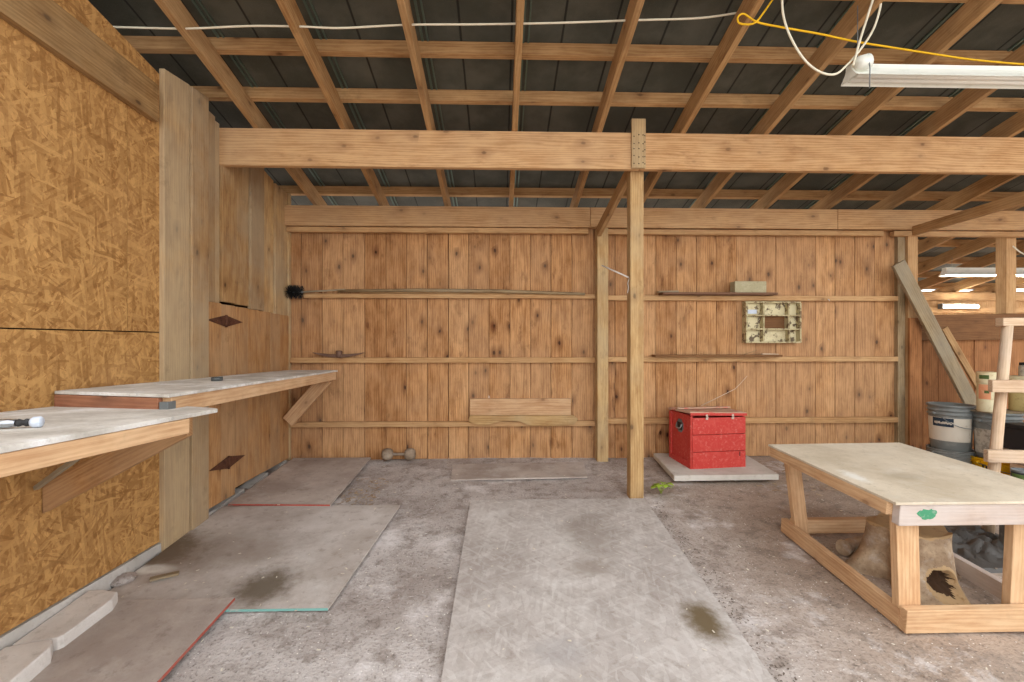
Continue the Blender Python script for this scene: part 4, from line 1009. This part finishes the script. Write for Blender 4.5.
# stands on a concrete block
m = MB(); m.lathe([(.05, zt4 - .17 - z0), (.052, zt4 - .165 - z0), (.052, zt4 - .012 - z0)], (c.x, c.y, z0), 20); m.build('body', M['black'], root)
m = MB(); m.lathe([(.053, zt4 - .012 - z0), (.053, zt4 - z0), (.047, zt4 - z0), (.045, zt4 - .008 - z0), (.0001, zt4 - .008 - z0)], (c.x, c.y, z0), 20); m.build('lid', M['zinc'], root)
f4 = -90 - math.degrees(math.atan2(c.x, c.y))
wrap(root, (c.x, c.y, z0), M['greenc'], .0526, zt4 - .06 - z0, zt4 - .02 - z0, f4 - 60, f4 + 60, 'print')
wrap(root, (c.x, c.y, z0), M['label_w'], .0526, zt4 - .13 - z0, zt4 - .065 - z0, f4 - 30, f4 + 50, 'label')
m = MB(); 
m.box(c.x - .07, c.x + .1, c.y - .07, c.y + .07, z0, zt4 - .172, 'x')
M['dblock'] = speck('dark_cinder_block', (86, 80, 74), (118, 110, 100), .9, 0, 50, .7)
tag(m.build('concrete_block', M['dblock'], bevel=.006), 'dark concrete block carrying the green printed can', 'block')

# leaning planks
A = at(898, 263, Y=4.13); B = at(999, 463, Y=4.11); B.z = fz(0, 4.11) + .03
m = MB(); m.bar(A, B, .125, .03, up=(0, 1, 0)); tag(m.build('leaning_plank', 'grey', bevel=.003), 'long grey plank leaning from the right end post down behind the buckets', 'plank')
A2 = at(944, 328, Y=4.185); B2 = at(986, 400, Y=4.18); d = (B2 - A2).normalized(); t = (fz(0, 4.18) + .03 - A2.z) / d.z
m = MB(); m.bar(A2, A2 + d * t, .06, .022, up=(0, 1, 0)); tag(m.build('leaning_plank', 'raf', bevel=.003), 'thin brown batten leaning behind the long grey plank', 'plank')

# ------------------------------------------------------------------ dumbbell shaped lumps, plant
root_c = at_floor(400, 460); zf = fz(root_c.x, root_c.y)
root = thing('dumbbell', 'dirt caked dumbbell lying at the foot of the back wall', 'dumbbell', (root_c.x, root_c.y, zf))
M['caked'] = dusty('dirt_caked_iron', (160, 142, 122), (128, 110, 92), (96, 82, 68), dustamt=.2, scale=4)
l, r_ = at(387.5, 455, Y=root_c.y), at(410, 454, Y=root_c.y); zc_ = zf + .054
for cpt in (l, r_):
    m = MB(); m.lathe([(.0001, -.05), (.034, -.048), (.05, -.03), (.056, 0), (.05, .03), (.034, .048), (.0001, .05)], (cpt.x, cpt.y, zc_), 14, axis=(1, .12, 0)); m.build('weight', M['caked'], root)
m = MB(); m.tube([(l.x + .02, l.y, zc_), (r_.x - .02, r_.y, zc_)], .013, 10); m.build('bar', M['caked'], root)
M['leaf'] = speck('weed_leaf', (150, 178, 56), (176, 194, 84), .5, 0, 40, .6)
c = at_floor(661, 493); zf = fz(c.x, c.y) - .006
root = thing('weed', 'small green weed growing beside the middle post', 'plant', (c.x, c.y, zf))
random.seed(4)
for k in range(9):
    th = k * 2.4; L = random.uniform(.05, .085); hgt = random.uniform(.045, .085)
    base = Vector((c.x, c.y, zf)); mid = base + Vector((math.cos(th) * L * .5, math.sin(th) * L * .4, hgt)); dr = Vector((math.cos(th), math.sin(th) * .9, 0))
    m = MB(); m.tube([base, base.lerp(mid, .6) + Vector((0, 0, .005)), mid], .0016, 5); m.build('stem', M['leaf'], root)
    m = MB(); sd = Vector((-dr.y, dr.x, 0)); pr_ = [(0, .004), (.2, .021), (.5, .029), (.8, .018), (1, .001)]
    for (t, w__) in pr_:
        q = mid + dr * (t * .055) + Vector((0, 0, .012 * math.sin(t * 3) - .012 * t)); m.v += [q - sd * w__ + Vector((0, 0, .004)), q, q + sd * w__ + Vector((0, 0, .004))]
    for i in range(4):
        for s_ in (0, 1): m.face((i * 3 + s_, i * 3 + s_ + 1, i * 3 + s_ + 4, i * 3 + s_ + 3), [(0, 0)] * 4, 0, 0, True)
    o = m.build('leaf', M['leaf'], root); sm = o.modifiers.new('thick', 'SOLIDIFY'); sm.thickness = .001

# ------------------------------------------------------------------ light fixtures, cables
M['tin'] = speck('white_enamel', (222, 224, 214), (196, 198, 186), .4, 0, 12, .4, spec=.4)
M['tube'] = speck('opal_tube', (236, 236, 228), (224, 224, 216), .3)
def lamp_tube(name, strength):
    n = NT(name, .3); n.b.inputs['Emission Color'].default_value = (1, .97, .9, 1); n.b.inputs['Emission Strength'].default_value = strength
    return n.out(srgb((240, 240, 232)))
M['tube_on'] = lamp_tube('lit_fluorescent_tube', 45.0)
def shop_light(c, L, label, s=1.0, tube='tube', hang=()):
    root = thing('light_fixture', label, 'lamp', c)
    prof = [(-.085, -.062), (-.087, -.066), (-.083, -.067), (-.045, -.02), (-.03, .012), (-.028, .045), (.028, .045), (.03, .012), (.045, -.02), (.083, -.067), (.087, -.066), (.085, -.062)]
    inner = [(y * .97, z - .002 if abs(z) > .03 else z - .003) for y, z in prof]
    m = MB(); x0, x1 = c[0], c[0] + L
    for i in range(len(prof) - 1):
        (ya2, za2), (yb3_, zb3) = prof[i], prof[i + 1]
        b = len(m.v); m.v += [Vector((x, c[1] + y * s, c[2] + z * s)) for x in (x0, x1) for y, z in ((ya2, za2), (yb3_, zb3))]
        m.face((b, b + 1, b + 3, b + 2), [(0, 0)] * 4)
    rf = m.build('reflector', M['tin'], root); sm = rf.modifiers.new('thick', 'SOLIDIFY'); sm.thickness = .0015
    for x in (x0, x1):
        m = MB(); pr2 = [(-.083, -.066), (-.045, -.02), (-.03, .012), (-.028, .046), (.028, .046), (.03, .012), (.045, -.02), (.083, -.066), (.05, -.03), (-.05, -.03)]
        m.prism([(x - .002, c[1] + y * s, c[2] + z * s) for y, z in pr2[:8]], (.003, 0, 0)); m.build('end_cap', M['tin'], root)
        m = MB(); m.lathe([(.03, 0), (.034, .01), (.032, .05), (.02, .06), (.0001, .06)], (x + (.0 if x == x0 else -.06), c[1] - .03, c[2] + .0), 14, axis=(1, 0, 0))
    for dy in (-.03, .03):
        m = MB(); m.tube([(x0 + .02, c[1] + dy * s, c[2] - .04 * s), (x1 - .02, c[1] + dy * s, c[2] - .04 * s)], .016, 12); m.build('tube', M[tube], root)
    for xh in hang:
        zt_ = rz(c[1]) + .02
        m = MB(); m.tube([(xh, c[1], c[2] + .045), (xh, c[1], zt_)], .0025, 6); m.build('hanger', M['zinc'], root)
    return root
YF = 2.3
c = at(849, 74, Y=YF); 
lf = shop_light((c.x, YF, c.z + .012), 1.22, 'white trough light fixture hanging from the rafters in front of the main beam', .66, hang=(c.x + .045, c.x + 1.15))
m = MB(); m.lathe([(.012, -.005), (.03, .0), (.038, .02), (.036, .06), (.02, .075), (.0001, .076)], (c.x + .005, YF - .045, c.z + .02), 14, axis=(1, 0, .35)); o = m.build('cap', M['tin'], lf)
m = MB(); m.tube([(c.x + .045, YF - .07, c.z + .06), (c.x + .046, YF - .078, c.z - .02), (c.x + .046, YF - .075, c.z - .115)], .003, 6); m.build('pull_cord', M['zinc'], lf)
c5 = at(944, 271, Y=5.4); shop_light((c5.x, 5.4, c5.z), 2.2, 'long lit white light fixture hanging in the bay beyond the half wall', .85, tube='tube_on', hang=(c5.x + .1, c5.x + 2.0))
c6 = at(944, 306, Y=6.5)
root = thing('light_fixture', 'short lit white strip light on the far wall of the right bay', 'lamp', (c6.x + .25, 6.53, c6.z - .03))
m = MB(); m.box(c6.x, c6.x + .52, 6.5, 6.575, c6.z - .035, c6.z + .03); m.build('body', M['tin'], root, bevel=.004)
m = MB(); m.tube([(c6.x + .02, 6.485, c6.z - .01), (c6.x + .5, 6.485, c6.z - .01)], .016, 10); m.build('tube', M['tube_on'], root)
m = MB(); m.box(c6.x - .02, c6.x - .001, 6.5, 6.575, c6.z - .04, c6.z + .035); m.build('end_cap', M['zinc'], root, bevel=.002)

M['wire'] = speck('white_cable', (224, 218, 196), (200, 192, 168), .5)
M['yrope'] = speck('yellow_rope', (226, 178, 30), (196, 146, 20), .7, 0, 60, .6)
def smooth(pts, n=6):
    out = []; P = [pts[0]] + list(pts) + [pts[-1]]
    for i in range(1, len(P) - 2):
        for k in range(n):
            t = k / n; p0, p1, p2_, p3 = P[i - 1], P[i], P[i + 1], P[i + 2]
            out.append(.5 * ((2 * p1) + (p2_ - p0) * t + (2 * p0 - 5 * p1 + 4 * p2_ - p3) * t * t + (3 * p1 - p0 - 3 * p2_ + p3) * t ** 3))
    return out + [Vector(pts[-1])]
def cable(name, pix, r, mat, label, cat, y=None):
    pts = [at(a, b, Y=(yy if y is None else y)) for a, b, *rest in pix for yy in [rest[0] if rest else y]]
    m = MB(); m.tube(smooth(pts), r, 7); return tag(m.build(name, mat), label, cat, kind='thing')
cable('cable', [(112, 27), (150, 28), (190, 28.5), (250, 26), (300, 26.5), (340, 28), (390, 25.5), (420, 24.5), (480, 24.3), (560, 22.8), (640, 20), (700, 18), (742, 12)], .0055, M['wire'], 'white cable strung across the rafters above the main beam', 'cable', 2.5)
cable('cable', [(782, -8), (783, 14), (790, 36), (803, 58), (818, 71), (834, 74.5), (846, 66), (860, 50), (873, 30), (880, 8), (881, -8)], .0055, M['wire'], 'white cable hanging in a loop beside the hanging light fixture', 'cable', 2.27)
cable('cable', [(875, -8), (868, 15), (860, 40), (856, 55), (853, 66)], .0055, M['wire'], 'white power cord dropping straight to the end of hanging light fixture', 'cord', 2.25)
cable('rope', [(775, -4), (764, 12), (756, 22), (748, 24.5), (739, 23), (738, 17), (744, 14), (757, 22), (780, 27), (820, 34), (855, 41.5), (895, 48), (930, 53.5), (975, 60), (1030, 65)], .005, M['yrope'], 'yellow rope tied to a rafter and stretched to the right', 'rope', 2.33)
cable('cable', [(1013, 246), (1020, 252), (1032, 258)], .006, M['wire'], 'white cable on the short bay post over the half wall', 'cable', 4.24)

# ------------------------------------------------------------------ litter on the floor
def litter(name, n, cols, size, region, label, seed, zoff=.004):
    rg = random.Random(seed); m = MB()
    for i in range(n):
        x = rg.uniform(region[0], region[1]); y = rg.uniform(region[2], region[3]); th = rg.uniform(0, 6.28); s = size * rg.uniform(.4, 1.3); w_ = s * rg.uniform(.2, .6)
        if name == 'dirt_crumbs' and ((-.3 < x < 1.1 and y < 3.33) or x < -.65 or (1.3 < x < 2.3 and y > 3.5) or (-.45 < x < .8 and y > 3.6)): continue
        z = fz(x, y) + zoff + (.018 if (-1.8 < x < -.75 and y < 3.2) or (-.2 < x < 1.0 and y < 3.25) or x < -1.2 else .001)
        a = Vector((math.cos(th), math.sin(th), rg.uniform(-.1, .3))) * s; b = Vector((-math.sin(th), math.cos(th), 0)) * w_; h_ = Vector((0, 0, s * .15)); c_ = Vector((x, y, z))
        m.hexa([c_ - a - b, c_ - a * .8 + b, c_ - a * .8 + b * .8 + h_, c_ - a - b + h_, c_ + a - b * .6, c_ + a * .8 + b * .7, c_ + a * .8 + b * .6 + h_, c_ + a - b * .6 + h_], r=rg.random())
    return tag(m.build(name, cols, origin=(0, 0, 0)), label, 'litter', kind='stuff')
litter('wood_chips', 420, M['label_w'], .008, (-1.85, 3.4, 1.5, 4.1), 'pale chips and paint flakes scattered over the floor', 1)
litter('dirt_crumbs', 900, 'dirt', .013, (-1.85, 4.5, 1.5, 4.2), 'small crumbs of dirt scattered over the floor', 2)
litter('dry_leaves', 220, M['bark'], .02, (1.9, 3.4, 3.3, 4.2), 'dead leaves and debris beside the chest slab', 3)
M['debris'] = speck('dark_soil_crumb', (104, 92, 82), (128, 114, 102), .95, 0, 40, .6)
litter('edge_debris', 300, M['debris'], .006, (1.045, 1.15, 1.6, 3.25), 'dark crumbs gathered along the right edge of the middle floor sheet', 5, .0)
litter('corner_debris', 160, M['bark'], .012, (-1.16, -.9, 3.22, 3.75), 'dry debris along the right edge of the back left floor sheet', 6, .0)
o = TARP.build('plastic_sheet', M['tarp']); tag(o, 'dark crumpled plastic sheet on the ground beyond the table', 'sheet')
